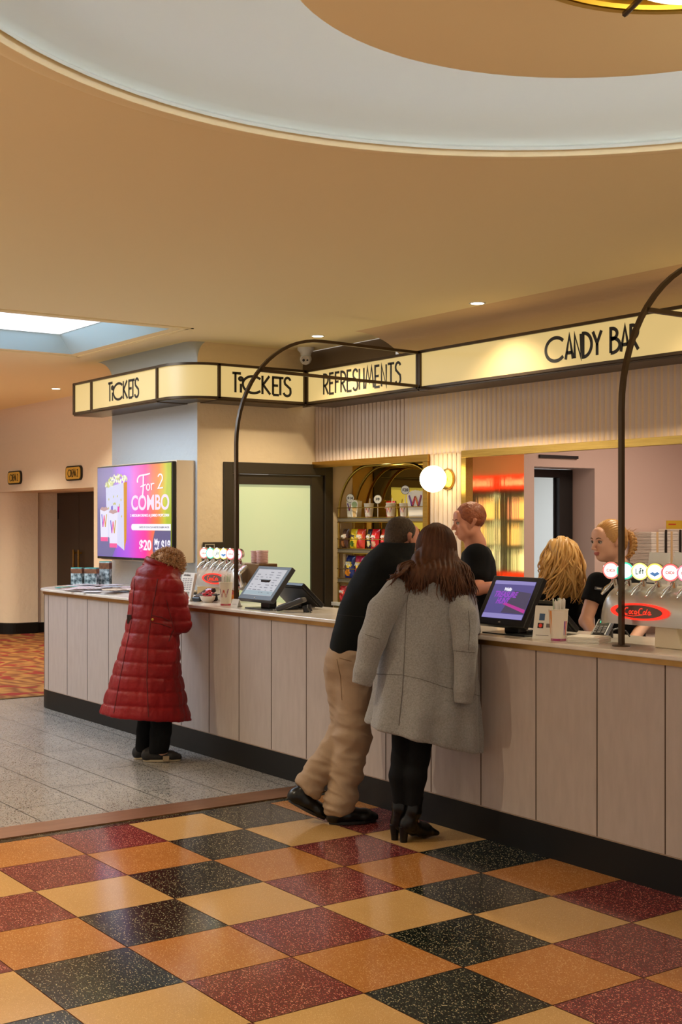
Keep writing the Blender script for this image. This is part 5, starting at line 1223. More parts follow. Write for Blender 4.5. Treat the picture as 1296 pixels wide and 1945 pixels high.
def garment(st, zlo, zhi, power=2.3, fold=None):
    def fn(X, Y, Z_):
        uc, hu, vc, hv = st(Z_); hu = hu+0*X
        du, dv = X-uc, Y-vc; th = np.arctan2(dv/hv, du/hu)
        f = 1+(fold(th, Z_) if fold else 0)
        r = (np.abs(du/(hu*f))**power+np.abs(dv/(hv*f))**power)**(1/power)
        d = (r-1)*np.minimum(hu, hv)*.9
        return np.maximum(d, Z_-zhi) if zhi else d
    return fn
def hair_locks(name, parent, M_, locks, seg=6):
    m = MB()
    for pts, r in locks:
        n_ = len(pts); R_ = [r*(math.sin(math.pi*min(.98, (.12+.88*i/(n_-1))))**.6) for i in range(n_)]; m.tube(pts, R_, seg)
    return m.obj(name, M_, parent, smooth=True, angle=180)
def vnoise(V, s, off=0): 
    return np.array([mnoise.noise(Vector((p[0]*s+off, p[1]*s, p[2]*s))) for p in V])

def head_fn(F, c, face, pitch=0, sc_=1.0, female=False, tilt=0):
    """adds a head to field F. face: 2-D direction in person frame"""
    f = Vector((face[0], face[1], 0)).normalized(); up = Vector((0, 0, 1))
    right = f.cross(up).normalized()
    R = Matrix((right, f, up)).transposed() @ Matrix.Rotation(pitch, 3, 'X') @ Matrix.Rotation(tilt, 3, 'Y')
    Rn = np.array(R)
    def T(x, y, z): return tuple(np.array(c)+Rn @ (np.array([x, y, z])*sc_))
    def E(x, y, z, a, b, d, k=.015, cut=False): F.ell(T(x, y, z), (a*sc_, b*sc_, d*sc_), k*sc_, Rn, cut)
    E(0, -.014, .030, .074, .094, .083, .01); E(0, .028, -.030, .057, .062, .078, .03); E(0, .052, -.082, .026, .030, .024, .03)
    for s_ in (-1, 1):
        E(s_*.034, .055, -.022, .026, .028, .026, .02); E(s_*.045, .02, -.062, .018, .034, .022, .03)
        E(s_*.024, .083, .020, .021, .010, .007, .012); E(s_*.031, .096, .004, .015, .013, .011, .008, True)
        F.cone(T(s_*.076, -.002, -.012), T(s_*.082, -.014, .014), .011*sc_, .014*sc_, .006*sc_); E(s_*.087, .0, .004, .007, .007, .013, .006, True)
        E(s_*.074, .004, -.024, .006, .007, .010, .006)
        E(s_*.010, .100, -.034, .007, .008, .006, .006)
    E(0, .075, .05, .04, .018, .03, .03)
    F.cone(T(0, .088, .010), T(0, .114, -.029), .0075*sc_, .0098*sc_, .009*sc_)
    E(0, .094, -.0555, .021, .009, .0055, .006); E(0, .092, -.066, .017, .009, .006, .006); E(0, .0, 0, .0001, .0001, .0001)
    return T, Rn
def eyes(P, T, Rn, brow, iris=(90, 70, 50), sc_=1.0):
    for s_ in (-1, 1):
        c = T(s_*.030, .079, .004); e = MB().sphere((0, 0, 0), .0125*sc_, 16, 12).obj('eye', mat('eye_white', (186, 172, 160), .35), P.t, smooth=True, angle=180, loc=c)
        g = np.array(T(s_*.030, .079, .004)); d = Rn @ np.array([0, 1, 0])
        MB().sphere((0, 0, 0), .0082*sc_, 12, 8).obj('iris', mat('iris_%d' % iris[0], (50, 40, 32), .2), e, loc=tuple(d*.0056*sc_), smooth=True)
        lid = [T(s_*(.030+.016*math.cos(a)), .0905-.006*abs(math.cos(a)), .004+.0085*math.sin(a)) for a in [math.pi*k/8 for k in range(9)]]
        MB().tube(lid, .0022*sc_, 6).obj('eyelashes', mat('lash_brown', (60, 38, 28), .6), P.t, smooth=True)
        b = [T(s_*(.012+.036*k/6), .096-.010*(k/6)**2, .021+.007*math.sin(math.pi*k/7)) for k in range(7)]
        MB().tube(b, [.0018, .0028, .003, .003, .0026, .002, .001], 6).obj('eyebrow', brow, P.t, smooth=True)
def hand(F, w, dir_, up=(0, 0, 1), s=1.0, curl=.3, side=1):
    """five-fingered hand at wrist w pointing along dir_, palm down"""
    d = Vector(dir_).normalized(); n = (Vector(up)-d*Vector(up).dot(d)).normalized(); r = d.cross(n); w = Vector(w)
    for q in (-.5, 0, .5): F.cone(w+r*q*.03*s, w+d*.085*s+r*q*.055*s, .012*s, .0115*s, .012)
    for i, (o, L_) in enumerate(((-.033, .068), (-.011, .078), (.011, .074), (.032, .058))):
        a = w+d*.085*s+r*o*s; L_ *= s; b = a+d*L_*.42-n*L_*.12*curl; c = b+d*L_*.3-n*L_*.3*curl; e = c+d*L_*.22-n*L_*.35*curl
        F.chain([a, b, c, e], [.0095*s, .0088*s, .008*s, .007*s], .004)
    a = w+d*.025*s-r*side*.028*s; b = a+d*.03*s-r*side*.022*s-n*.006; c = b+d*.03*s-r*side*.006*s-n*.006
    F.chain([a, b, c], [.012*s, .0105*s, .008*s], .008)

M_wool = mat('grey_wool', (150, 148, 147), .95, noise=(130, (118, 116, 114), .5), bump=(160, .35), sheen=.3)
M_hairb = mat('dark_brown_hair', (52, 30, 19), .6, spec=.25, noise=(26, (96, 58, 34), .6, (1, 1, .15)))
M_blackcloth = mat('black_cloth', (8, 8, 10), .9, spec=.2, noise=(90, (15, 15, 18), .6))
M_leather = mat('black_leather', (8, 7, 7), .3, spec=.35)
M_navy = mat('black_jacket', (8, 11, 12), .85, spec=.2, bump=(60, .1))
M_khaki = mat('khaki_cotton', (160, 136, 112), .85, bump=(140, .12), noise=(9, (146, 122, 100), .6))
M_quilt = mat('red_nylon', (142, 5, 14), .5, spec=.3, bump=(38, .35), noise=(6, (112, 3, 10), .6))
M_skinw = mat('fair_skin', (222, 168, 140), .5)
M_skinm = mat('ruddy_skin', (206, 140, 112), .5)

# ------------------------------------------------------------ woman in draped grey coat
W = Person('person with long dark brown hair, grey wool coat over shoulders, black tights and heeled boots', -.214, -.356)
fd = (.819, .574); rd = (.574, -.819)
st, z0, z1 = stations(W, [(1072, 800, 858, .17, .07), (1084, 772, 880, .16, .10), (1098, 752, 893, .15, .135), (1120, 738, 902, .13, .155), (1160, 727, 908, .11, .17), (1200, 721, 911, .09, .18), (1250, 716, 913, .07, .19), (1300, 711, 915, .05, .20), (1350, 701, 917, .03, .21), (1385, 692, 918, .02, .215), (1440, 690, 921, .02, .215)])
hemL = W.p(688, 1374, 0); hemR = W.p(920, 1432, 0)
def fold(th, z):
    g = np.clip((1.25-z)/.8, 0, 1)**1.2
    return g*(.06*np.sin(3*th+1.0)+.055*np.sin(7*th+.6)+.03*np.sin(11*th+2))
def sh(v): return tuple(v)
F_ = Field((-.42, -.30, .38), (.52, .52, 1.44), .0075)
F_.func((-.4, -.28, .4), (.5, .5, 1.42), garment(st, z0, z1, 2.25, fold))
def hem(X, Y, Z_):
    zh = hemL[2]+(hemR[2]-hemL[2])*((X-hemL[0])/(hemR[0]-hemL[0]))-.03*np.clip(Y, -1, 1)
    return zh-Z_
F_.func((-.42, -.30, .38), (.52, .52, .80), hem, op='max')
# hollow underside
def hollow(X, Y, Z_):
    uc, hu, vc, hv = st(Z_); r = np.sqrt(((X-uc)/(hu-.03))**2+((Y-vc)/(hv-.03))**2); d = (r-1)*.15; return -np.maximum(d, Z_-(hemR[2]+.25))
F_.func((-.3, -.2, .38), (.5, .5, .8), hollow, op='max')
clear_counter(F_, W)
coat = sculpt('wool_coat', F_, M_wool, W.t, it=3, disp=lambda V: .008*np.array([mnoise.noise(Vector((p_[0]*11, p_[1]*11, p_[2]*3))) for p_ in V])+.004*vnoise(V, 8, 2))
bt = bvh(coat)
def sleeve(pts, rs, cut_n):
    lo = [min(q[i] for q in pts)-.10 for i in range(3)]; hi = [max(q[i] for q in pts)+.10 for i in range(3)]; hi[2] = max(hi[2], 1.38)
    F2 = Field(lo, hi, .007); F2.chain(pts, rs, .02)
    e = np.array(pts[-1]); n_ = np.array(cut_n, float); n_ /= np.linalg.norm(n_)
    F2.func(tuple(lo), (hi[0], hi[1], e[2]+.12), lambda X, Y, Z_: (X-e[0])*n_[0]+(Y-e[1])*n_[1]+(Z_-e[2])*n_[2], op='max')
    clear_counter(F2, W)
    return sculpt('sleeve', F2, M_wool, coat, it=2, disp=lambda V: .006*np.array([mnoise.noise(Vector((p_[0]*12, p_[1]*12, p_[2]*4))) for p_ in V]))
sl1 = sleeve([W.p(755, 1126, .05), W.p(729, 1160, .0), W.p(709, 1215, -.05), W.p(693, 1275, -.06), W.p(687, 1300, -.06)], [.080, .080, .070, .056, .053], (-.25, 0, -1))
sl2 = sleeve([W.p(866, 1136, .06), W.p(881, 1172, -.05), W.p(884, 1228, -.125), W.p(881, 1310, -.155), W.p(880, 1335, -.155)], [.074, .070, .059, .047, .045], (-.03, 0, -1))
bts1, bts2 = bvh(sl1), bvh(sl2)
def surf(bt_, P, px, py, off=.0015, v0=-1):
    """drops a pixel position on the garment facing the viewer"""
    a = Vector(P.p(px, py, -.6)); b = Vector(P.p(px, py, .6)); h_ = bt_.ray_cast(a, (b-a).normalized())
    return None if h_[0] is None else h_[0]+h_[1]*off
def seam(P, bt_, pts, name, M_, par, r=.0016, n_=26):
    out = []
    for i in range(n_+1):
        f_ = i/n_*(len(pts)-1); k = min(int(f_), len(pts)-2); g = f_-k
        q = surf(bt_, P, pts[k][0]*(1-g)+pts[k+1][0]*g, pts[k][1]*(1-g)+pts[k+1][1]*g, r*.3)
        if q is not None: out.append(q)
    if len(out) > 2: MB().tube(out, r, 6).obj(name, M_, par, smooth=True)
M_seam = mat('dark_grey_seam', (92, 86, 82), .95)
seam(W, bt, [(778, 1105), (772, 1160), (769, 1240), (765, 1310), (758, 1378)], 'back_seam', M_seam, coat, .002)
seam(W, bt, [(712, 1280), (766, 1282)], 'yoke_seam', M_seam, coat)
seam(W, bt, [(767, 1283), (800, 1290), (845, 1305), (912, 1322)], 'yoke_seam', M_seam, coat)
seam(W, bts2, [(862, 1236), (903, 1240)], 'sleeve_seam', M_seam, sl2)
seam(W, bts2, [(890, 1160), (893, 1195), (890, 1235)], 'sleeve_seam', M_seam, sl2)
seam(W, bts1, [(694, 1205), (722, 1214)], 'sleeve_seam', M_seam, sl1)
# collar: folded wool
btc = bt
F_ = Field((-.1, -.12, 1.28), (.40, .40, 1.50), .006)
st2, _, _ = stations(W, [(1122, 758, 858, .13, .155), (1108, 760, 868, .13, .145), (1092, 768, 872, .14, .12), (1076, 782, 868, .16, .095)])
F_.func((-.1, -.1, 1.29), (.4, .4, 1.49), garment(st2, 0, 0, 2.2))
F_.func((-.1, -.12, 1.28), (.4, .4, 1.50), lambda X, Y, Z_: (W.p(800, 1104)[2]-.15*np.abs(X-W.p(812, 1100)[0]))-Z_, op='max')
F_.func((-.1, -.12, 1.28), (.4, .4, 1.50), lambda X, Y, Z_: Z_-W.p(800, 1078)[2], op='max')
sculpt('coat_collar', F_, M_wool, W.t, it=2)
# body: skin, one continuous surface
hc = W.p(828, 1042, .20)
F_ = Field((-.3, -.25, .0), (.62, .62, 1.74), .008)
T, Rn = head_fn(F_, hc, (.30, .95), -.35, female=True)
nk = (hc[0]-.02, hc[1]-.03, hc[2]-.09); ch = W.p(815, 1150, .12); pv = W.p(795, 1290, .05)
F_.chain([nk, (ch[0], ch[1], 1.36)], [.050, .055], .03); F_.ell((ch[0], ch[1], 1.24), (.11, .09, .12), .04); F_.ell(pv, (.11, .09, .10), .06); F_.cone((ch[0], ch[1], 1.2), pv, .09, .10, .05)
for s_ in (-1, 1):
    sh_ = Vector((ch[0]+rd[0]*.14*s_, ch[1]+rd[1]*.11*s_+.0, 1.32)); el = Vector((sh_.x+.0, sh_.y+.17, 1.12)); wr = Vector((el.x-.06, el.y+.20, 1.095))
    F_.chain([sh_, el, wr], [.042, .036, .026], .02); hand(F_, wr, (-.3, .95, -.03), s=.95, side=s_)
knees = [W.p(764, 1440, .02), W.p(796, 1440, -.02)]; ank = [W.p(760, 1535, .0), W.p(786, 1540, -.03)]
for k, (kn, an) in enumerate(zip(knees, ank)):
    hp = (pv[0]+(-.06 if k == 0 else .06), pv[1]+(.03 if k == 0 else -.03), .86)
    F_.chain([hp, kn, an], [.07, .042, .024], .02); F_.cone(an, (an[0]+.02, an[1]+.012, .085), .020, .014, .02)
sculpt('body', F_, M_skinw, W.t, it=1)
# tights
F_ = Field((-.25, -.2, .18), (.35, .3, .95), .007)
for k, (kn, an) in enumerate(zip(knees, ank)):
    hp = (pv[0]+(-.06 if k == 0 else .06), pv[1]+(.03 if k == 0 else -.03), .84)
    cf = Vector(kn).lerp(Vector(an), .35)+Vector((-.008, -.012, 0)); F_.chain([hp, kn, tuple(cf), an], [.083, .053, .054, .036], .025)
sculpt('tights', F_, M_blackcloth, W.t, it=2)
for k, (an, tx, hx, vv) in enumerate(((ank[0], (808, 1574), (752, 1591), .02), (ank[1], (830, 1586), (769, 1598), -.03))):
    F_ = Field((an[0]-.14, an[1]-.16, -.01), (an[0]+.26, an[1]+.26, .32), .0045)
    hl = W.p(hx[0], 1597, vv); hl = (hl[0], hl[1], .0); toe = W.p(tx[0], tx[1], vv+.12)
    top = Vector(knees[k]).lerp(Vector(an), .70)
    F_.chain([tuple(top), an, (hl[0]+.015, hl[1]+.005, .085)], [.044, .038, .036], .02)
    F_.chain([(hl[0]+.02, hl[1]+.01, .095), (hl[0]+(toe[0]-hl[0])*.6, hl[1]+(toe[1]-hl[1])*.6, .045), (toe[0], toe[1], .018)], [.042, .036, .014], .025)
    F_.func((an[0]-.2, an[1]-.2, -.02), (an[0]+.3, an[1]+.3, .02), lambda X, Y, Z_: .003-Z_, op='max')
    boot = sculpt('ankle_boot', F_, M_leather, W.t, it=1, disp=lambda V: .0015*vnoise(V, 40))
    MB().lathe([(.001, 0), (.018, 0), (.021, .03), (.028, .08), (.001, .085)], 14, c=(hl[0]-.005, hl[1], 0.0)).obj('boot_heel', M_leather, boot, smooth=True)
# long hair
random.seed(21)
def onback(px, py, off):
    q_ = surf(btc, W, px, py, off); q2 = W.p(px, py, -.05)
    return Vector(q_) if q_ is not None else Vector(q2)
F_ = Field((hc[0]-.28, hc[1]-.34, 1.22), (hc[0]+.24, hc[1]+.2, 1.74), .0065)
F_.ell((hc[0], hc[1]-.014, hc[2]+.030), (.088, .104, .098), .02, Rn); F_.ell((hc[0]-.002, hc[1]-.045, hc[2]-.05), (.104, .085, .11), .05)
for px, e in ((790, 778), (812, 800), (834, 850), (856, 872)):
    a = onback(px, 1092, .0); c_ = onback(e, 1118, -.005)
    F_.chain([(hc[0]+(px-828)/370*.8, hc[1]-.07, hc[2]-.08), tuple(a), tuple(c_)], [.055, .040, .016], .05)
hair = sculpt('hair', F_, M_hairb, W.t, it=3, disp=lambda V: .0035*np.sin(V[:, 0]*230+7*np.sin(V[:, 2]*11)+V[:, 1]*60)*np.clip((hc[2]+.08-V[:, 2])/.1, .15, 1))
locks = []
def flow(ctrl, n_, amp, ph, wave=.8, start=6):
    pts = []; K = len(ctrl)-1
    for i in range(n_+1):
        f_ = i/n_*K; j = min(int(f_), K-1); g = f_-j; p0 = ctrl[max(j-1, 0)]; p1 = ctrl[j]; p2 = ctrl[j+1]; p3 = ctrl[min(j+2, K)]
        q = .5*((2*p1)+(-p0+p2)*g+(2*p0-5*p1+4*p2-p3)*g*g+(-p0+3*p1-3*p2+p3)*g**3); w_ = max(0, (i-start)/(n_-start)); pts.append(q+Vector((math.sin(i*wave+ph)*amp*w_, math.cos(i*wave+ph)*amp*w_, 0)))
    return pts
for k in range(360):
    a = random.uniform(-1, 1); s0 = a*1.55; cx_, sx_ = -math.cos(s0), math.sin(s0)
    lv = lambda rx, ry, dz: Vector((hc[0]+sx_*rx, hc[1]-.02+cx_*ry, hc[2]+dz))
    crown = Vector((hc[0]+random.uniform(-.015, .015), hc[1]-.005, hc[2]+.135))
    if a < 0: ex = 808+62*a+random.uniform(-16, 16); ey = random.uniform(1096, 1134)+6*a; sx2 = 812+52*a
    else: ex = 842+56*a+random.uniform(-16, 14); ey = random.uniform(1104, 1150); sx2 = 828+52*a
    o1, o2_ = random.uniform(.030, .050), random.uniform(.004, .020)
    s1_ = onback(sx2, 1088, o1); end = onback(ex, ey, o2_); mid = onback(sx2*.45+ex*.55, 1088*.5+ey*.5, (o1+o2_)/2)
    if abs(a) > .92: end = onback(ex, min(ey, 1128), o2_)
    dj = random.uniform(0, .005)
    ctrl = [crown, lv(.064+dj, .074+dj, .104), lv(.096+dj, .096+dj, .04), lv(.108+dj, .10+dj, -.045), s1_, mid, end]
    locks.append((flow(ctrl, 24, random.uniform(.003, .010), random.uniform(0, 6.28), .8, 12), random.uniform(.0042, .0075)))
hair_locks('hair_locks', hair, M_hairb, locks)

# ------------------------------------------------------------ man in dark jacket
Mn = Person('person in black jacket and khaki trousers bending over counter, one heel raised, short dark hair', -.75, -.42)
hc = Mn.p(764, 1021, .30)
F_ = Field((-.42, -.35, .0), (.85, .75, 1.76), .008)
T, Rn = head_fn(F_, hc, (.80, .60), -.22, 1.02)
shz = 1.44; c0 = Mn.p(722, 1075, .20); pv = Mn.p(658, 1250, .02)
F_.chain([(hc[0]-.03, hc[1]-.03, hc[2]-.07), (c0[0]+.03, c0[1], c0[2]-.02)], [.056, .06], .03); F_.ell((c0[0]+.02, c0[1], c0[2]-.06), (.09, .08, .10), .05); F_.cone((c0[0]+.02, c0[1], c0[2]-.06), pv, .09, .085, .05)
arms = []
for s_ in (-1, 1):
    a = Vector((c0[0]+rd[0]*.15*s_+.03, c0[1]+rd[1]*.17*s_, c0[2]-.04)); el = Vector((a.x+.14, a.y+.09, 1.14)); wr = Vector((el.x+.18, el.y+.10, 1.10)); arms.append((a, el, wr))
    F_.chain([a, el, wr], [.042, .04, .03], .02); hand(F_, wr, (.8, .6, -.03), side=s_)
legs = [(Mn.p(648, 1262, .04), Mn.p(660, 1385, .05), Mn.p(583, 1497, .0)), (Mn.p(674, 1270, -.02), Mn.p(672, 1400, -.03), Mn.p(645, 1532, -.04))]
for hp, kn, an in legs: F_.chain([hp, kn, an], [.07, .05, .032], .02)
F_.cone(legs[0][2], Mn.p(585, 1530, .01), .03, .022, .02); F_.cone(legs[1][2], Mn.p(668, 1548, -.01), .03, .022, .02)
sculpt('body', F_, M_skinm, Mn.t, it=1)
st, z0, z1 = stations(Mn, [(1246, 624, 692, .03, .125), (1225, 626, 698, .04, .13), (1200, 631, 706, .06, .135), (1150, 646, 732, .10, .145), (1110, 661, 762, .14, .15), (1080, 678, 778, .19, .15), (1056, 695, 786, .22, .14), (1040, 711, 790, .25, .12), (1030, 722, 790, .26, .09)])
F_ = Field((-.30, -.30, .86), (.75, .70, 1.60), .0075)
F_.func((-.28, -.28, .87), (.7, .68, 1.58), garment(st, z0, z1, 2.3, lambda th, z: .02*np.sin(3*th+z*9)))
F_.ell((Mn.p(728, 1082, .2)[0], .2, Mn.p(728, 1082, .2)[2]), (.10, .17, .09), .06)
for a, el, wr in arms: F_.chain([a, el, wr], [.070, .062, .048], .035)
F_.func((-.3, -.3, .85), (.75, .7, .96), lambda X, Y, Z_: (Mn.p(625, 1243)[2]-.10*(X-Mn.p(625, 1243)[0]))-Z_, op='max')
F_.func((-.3, -.3, 1.3), (.75, .7, 1.6), lambda X, Y, Z_: Z_-(Mn.p(740, 1030, .2)[2]+.02*(X)), op='max')
clear_counter(F_, Mn)
jk = sculpt('jacket', F_, M_navy, Mn.t, it=3, disp=lambda V: .006*vnoise(V, 6)+.003*vnoise(V, 15, 4))
bt = bvh(jk); seam(Mn, bt, [(641, 1168), (690, 1172), (720, 1175)], 'jacket_seam', mat('jacket_seam_black', (8, 9, 10), .8), jk, .002)
# collar
F_ = Field((hc[0]-.24, hc[1]-.24, 1.36), (hc[0]+.16, hc[1]+.16, 1.60), .006)
cc = Mn.p(746, 1048, .24)
F_.func((hc[0]-.23, hc[1]-.23, 1.36), (hc[0]+.15, hc[1]+.15, 1.6), lambda X, Y, Z_: np.sqrt(((X-cc[0]-(Z_-cc[2])*.35)/.082)**2+((Y-cc[1]-(Z_-cc[2])*.2)/.078)**2)*.08-.08+0*Z_)
F_.func((hc[0]-.24, hc[1]-.24, 1.3), (hc[0]+.16, hc[1]+.16, 1.62), lambda X, Y, Z_: np.abs(Z_-cc[2]+.018+.55*(X-cc[0]))-.034, op='max')
sculpt('jacket_collar', F_, M_navy, Mn.t, it=3)
# trousers
F_ = Field((-.36, -.25, .02), (.35, .32, 1.02), .007)
F_.ell((pv[0]+.008, pv[1], .90), (.112, .11, .12), .04); F_.ell((pv[0]+.0, pv[1]-.03, .87), (.102, .10, .09), .04)
for i, ((hp, kn, an), rr_) in enumerate(zip(legs, ((.094, .078, .072), (.098, .088, .076)))):
    F_.chain([(hp[0], hp[1], hp[2]-.03), kn], [rr_[0], rr_[1]], .03); F_.chain([kn, an], [rr_[1], rr_[2]], .03)
d0 = (Vector(legs[0][2])-Vector(legs[0][1])).normalized(); a0 = Vector(legs[0][2])+d0*.005
F_.func((-.36, -.25, .02), (.35, .32, .34), lambda X, Y, Z_: np.where(X < Mn.p(612, 1500)[0], (X-a0.x)*d0.x+(Y-a0.y)*d0.y+(Z_-a0.z)*d0.z, -1), op='max')
F_.func((-.36, -.25, .0), (.35, .32, .3), lambda X, Y, Z_: (.065+.0*X)-Z_, op='max')
def wr_(V):
    low = np.clip((.50-V[:, 2])/.35, 0, 1); kn = np.exp(-((V[:, 2]-.50)/.10)**2)
    s1 = np.array([mnoise.noise(Vector((p[0]*5, p[1]*5, p[2]*17+3*p[0]))) for p in V]); rg = np.array([1-2*abs(mnoise.noise(Vector((p[0]*7+1.3, p[1]*7, p[2]*20+5*p[0])))) for p in V]); return (.005+.015*low+.009*kn)*s1+.004*vnoise(V, 14)+(.004+.010*low+.006*kn)*rg
tr = sculpt('trousers', F_, M_khaki, Mn.t, it=2, disp=wr_)
bt = bvh(tr); seam(Mn, bt, [(640, 1252), (647, 1285), (650, 1330)], 'trouser_seam', mat('khaki_seam', (120, 94, 68), .9), tr, .0018)
seam(Mn, bt, [(645, 1250), (668, 1256)], 'pocket_seam', MATS['khaki_seam'], tr, .0018)
# shoes
def shoe(P, heel, toe, M_, parent, w=.042, hgt=.055, sole=None, up=None, name='shoe'):
    heel = Vector(heel); toe = Vector(toe); d = toe-heel; L_ = d.length; d.normalize(); sd = Vector((-d.y, d.x, 0)).normalized(); n_ = d.cross(sd); n_ = n_ if n_.z > 0 else -n_
    lo = [min(heel[i], toe[i])-.12 for i in range(3)]; hi = [max(heel[i], toe[i])+.14 for i in range(3)]
    F_ = Field(lo, hi, .0045)
    q = lambda a, b_, c=0: tuple(heel+d*a*L_+n_*b_+sd*c)
    F_.chain([q(.12, .038), q(.40, .038), q(.75, .026), q(.93, .020)], [w*.92, w*.92, w*.86, w*.55], .02); F_.chain([q(.14, .05), q(.22, hgt+.03)], [w*.85, w*.8], .02); F_.chain([q(.3, hgt), q(.55, hgt*.72)], [w*.7, w*.6], .02)
    hh = np.array(heel); nn = np.array(n_)
    F_.func(lo, hi, lambda X, Y, Z_: .008-((X-hh[0])*nn[0]+(Y-hh[1])*nn[1]+(Z_-hh[2])*nn[2]), op='max')
    o = sculpt(name, F_, M_, parent, it=1)
    out = []
    for k in range(28):
        a = 2*math.pi*k/28; ca, sa = math.cos(a), math.sin(a); ax = .5-.49*ca; ww = w*(1.0 if ax < .3 else 1.02)*(.86+.14*math.sin(ax*3)); out.append((ax*L_, sa*ww*(1-.12*(ax > .8))))
    Mx = Matrix.Translation(heel) @ Matrix((d, sd, n_)).transposed().to_4x4()
    MB().prism(out, -.002, .012, M=Mx).obj('sole', sole or M_leather, o)
    return o
shoe(Mn, (*Mn.p(624, 1562, -.04)[:2], .004), (*Mn.p(716, 1556, .03)[:2], .004), M_leather, Mn.t, .05, .06, mat('black_rubber', (22, 20, 20), .6))
shoe(Mn, Mn.p(547, 1521, -.01), (*Mn.p(618, 1564, .02)[:2], .010), M_leather, Mn.t, .05, .06, MATS['black_rubber'])
# short hair: close cap with cropped tufts
random.seed(5)
hc_ = np.array(hc)
F_ = Field(hc_-.16, hc_+.17, .0055)
def TH(x, y, z): return tuple(hc_+Rn @ np.array([x, y, z]))
F_.ell(TH(0, -.018, .030), (.079, .096, .088), .02, Rn); F_.ell(TH(0, -.060, -.035), (.062, .045, .055), .03, Rn)
F_.ell(TH(0, .098, -.02), (.10, .075, .10), .02, Rn, cut=True)
M_mhair = mat('greying_brown_hair', (52, 40, 30), .75, noise=(120, (92, 74, 56), .5), bump=(160, .6))
hr = sculpt('hair', F_, M_mhair, Mn.t, it=1)
m = MB()
for k in range(900):
    th = random.uniform(0, 6.28); ph = math.acos(random.uniform(-.35, .86)); x, y, z = math.sin(ph)*math.cos(th), math.sin(ph)*math.sin(th), math.cos(ph)
    if y > .45: continue
    p0 = np.array(TH(x*.078, -.018+y*.095, .03+z*.087)); dn = Rn @ np.array([x*.6, y*.6-.5, z*.4-.5]); dn /= np.linalg.norm(dn)
    p1 = p0+dn*.014+Rn @ np.array([x, y, z])*.003; s1 = np.cross(dn, [.3, .2, 1]); s1 = s1/np.linalg.norm(s1)*.0016
    m.add([tuple(p0+s1), tuple(p0-s1), tuple(p1)], [(0, 1, 2)])
m.obj('cropped_tufts', M_mhair, hr)

# ------------------------------------------------------------ person in long red coat
R = Person('person in long quilted red coat with curly light brown hair, bent over the ticket counter', -2.95, -.37)
hc = R.p(318, 1078, .20)
F_ = Field((-.45, -.3, .0), (.55, .8, 1.60), .008)
T, Rn = head_fn(F_, hc, (.75, .66), -.75, .98)
c0 = R.p(300, 1125, .12); pv = R.p(293, 1240, .03)
F_.chain([(hc[0]-.02, hc[1]-.03, hc[2]-.06), (c0[0], c0[1], c0[2]+.06)], [.05, .06], .03); F_.cone(c0, pv, .13, .13, .05)
arms = []
for s_ in (-1, 1):
    a = Vector((c0[0]+rd[0]*.17*s_, c0[1]+rd[1]*.14*s_, c0[2]+.04)); el = Vector((a.x+.07, a.y+.03, a.z-.25)) if s_ > 0 else Vector((a.x+.1, a.y+.1, a.z-.2)); wr = Vector((el.x-.03, el.y+.22, 1.115)); arms.append((a, el, wr))
    F_.chain([a, el, wr], [.045, .04, .028], .02); hand(F_, wr, (.2, .95, -.05), s=.92, side=s_)
legs = [(R.p(284, 1300, .05), R.p(273, 1385, .05), R.p(268, 1425, .05)), (R.p(307, 1300, -.03), R.p(308, 1385, -.04), R.p(305, 1430, -.04))]
for hp, kn, an in legs: F_.chain([hp, kn, an], [.06, .04, .026], .02); F_.cone(an, (an[0]+.05, an[1]+.01, .05), .022, .016, .02)
sculpt('body', F_, M_skinw, R.t, it=1)
st, z0, z1 = stations(R, [(1064, 286, 322, .16, .07), (1072, 274, 334, .15, .11), (1082, 262, 341, .14, .15), (1098, 253, 343, .12, .17), (1120, 248, 343, .10, .18), (1160, 246, 340, .07, .185), (1200, 238, 338, .05, .19), (1240, 227, 340, .03, .20), (1280, 214, 343, .02, .215), (1320, 201, 349, .01, .23), (1350, 191, 354, .0, .24), (1375, 186, 360, .0, .245)])
F_ = Field((-.46, -.34, .26), (.40, .46, 1.42), .0075)
F_.func((-.45, -.33, .27), (.38, .45, 1.40), garment(st, z0, z1, 2.25, lambda th, z: np.clip((1.0-z)/.7, 0, 1)*(.03*np.sin(3*th+.5)+.02*np.sin(8*th))))
for a, el, wr in arms: F_.chain([a, el, wr], [.088, .070, .056], .03)
hL = R.p(188, 1352, 0); hR = R.p(358, 1369, 0)
F_.func((-.46, -.34, .26), (.4, .46, .5), lambda X, Y, Z_: (hL[2]+(hR[2]-hL[2])*(X-hL[0])/(hR[0]-hL[0])-.02*Y)-Z_, op='max')
def hol(X, Y, Z_):
    uc, hu, vc, hv = st(Z_); r = np.sqrt(((X-uc)/(hu-.03))**2+((Y-vc)/(hv-.03))**2); return -np.maximum((r-1)*.15, Z_-.45)
F_.func((-.4, -.3, .26), (.38, .4, .6), hol, op='max')
def quilt(V):
    per = .0965; f_ = ((V[:, 2]-.30+.012*np.sin(V[:, 0]*7))/per) % 1; b = 1-np.abs(2*f_-1)**4
    return .0095*b-.005+.006*vnoise(V, 9)+.005*np.array([mnoise.noise(Vector((p_[0]*30, p_[1]*30, p_[2]*9))) for p_ in V])
clear_counter(F_, R)
coat = sculpt('quilted_coat', F_, M_quilt, R.t, it=3, disp=quilt); bt = bvh(coat)
M_rseam = mat('dark_red_seam', (84, 8, 14), .7)
seam(R, bt, [(256, 1100), (250, 1180), (238, 1240), (226, 1300), (216, 1355)], 'coat_seam', M_rseam, coat, .0028, 60)
seam(R, bt, [(300, 1100), (289, 1160), (281, 1220), (279, 1290), (282, 1362)], 'coat_seam', M_rseam, coat, .0028, 60)
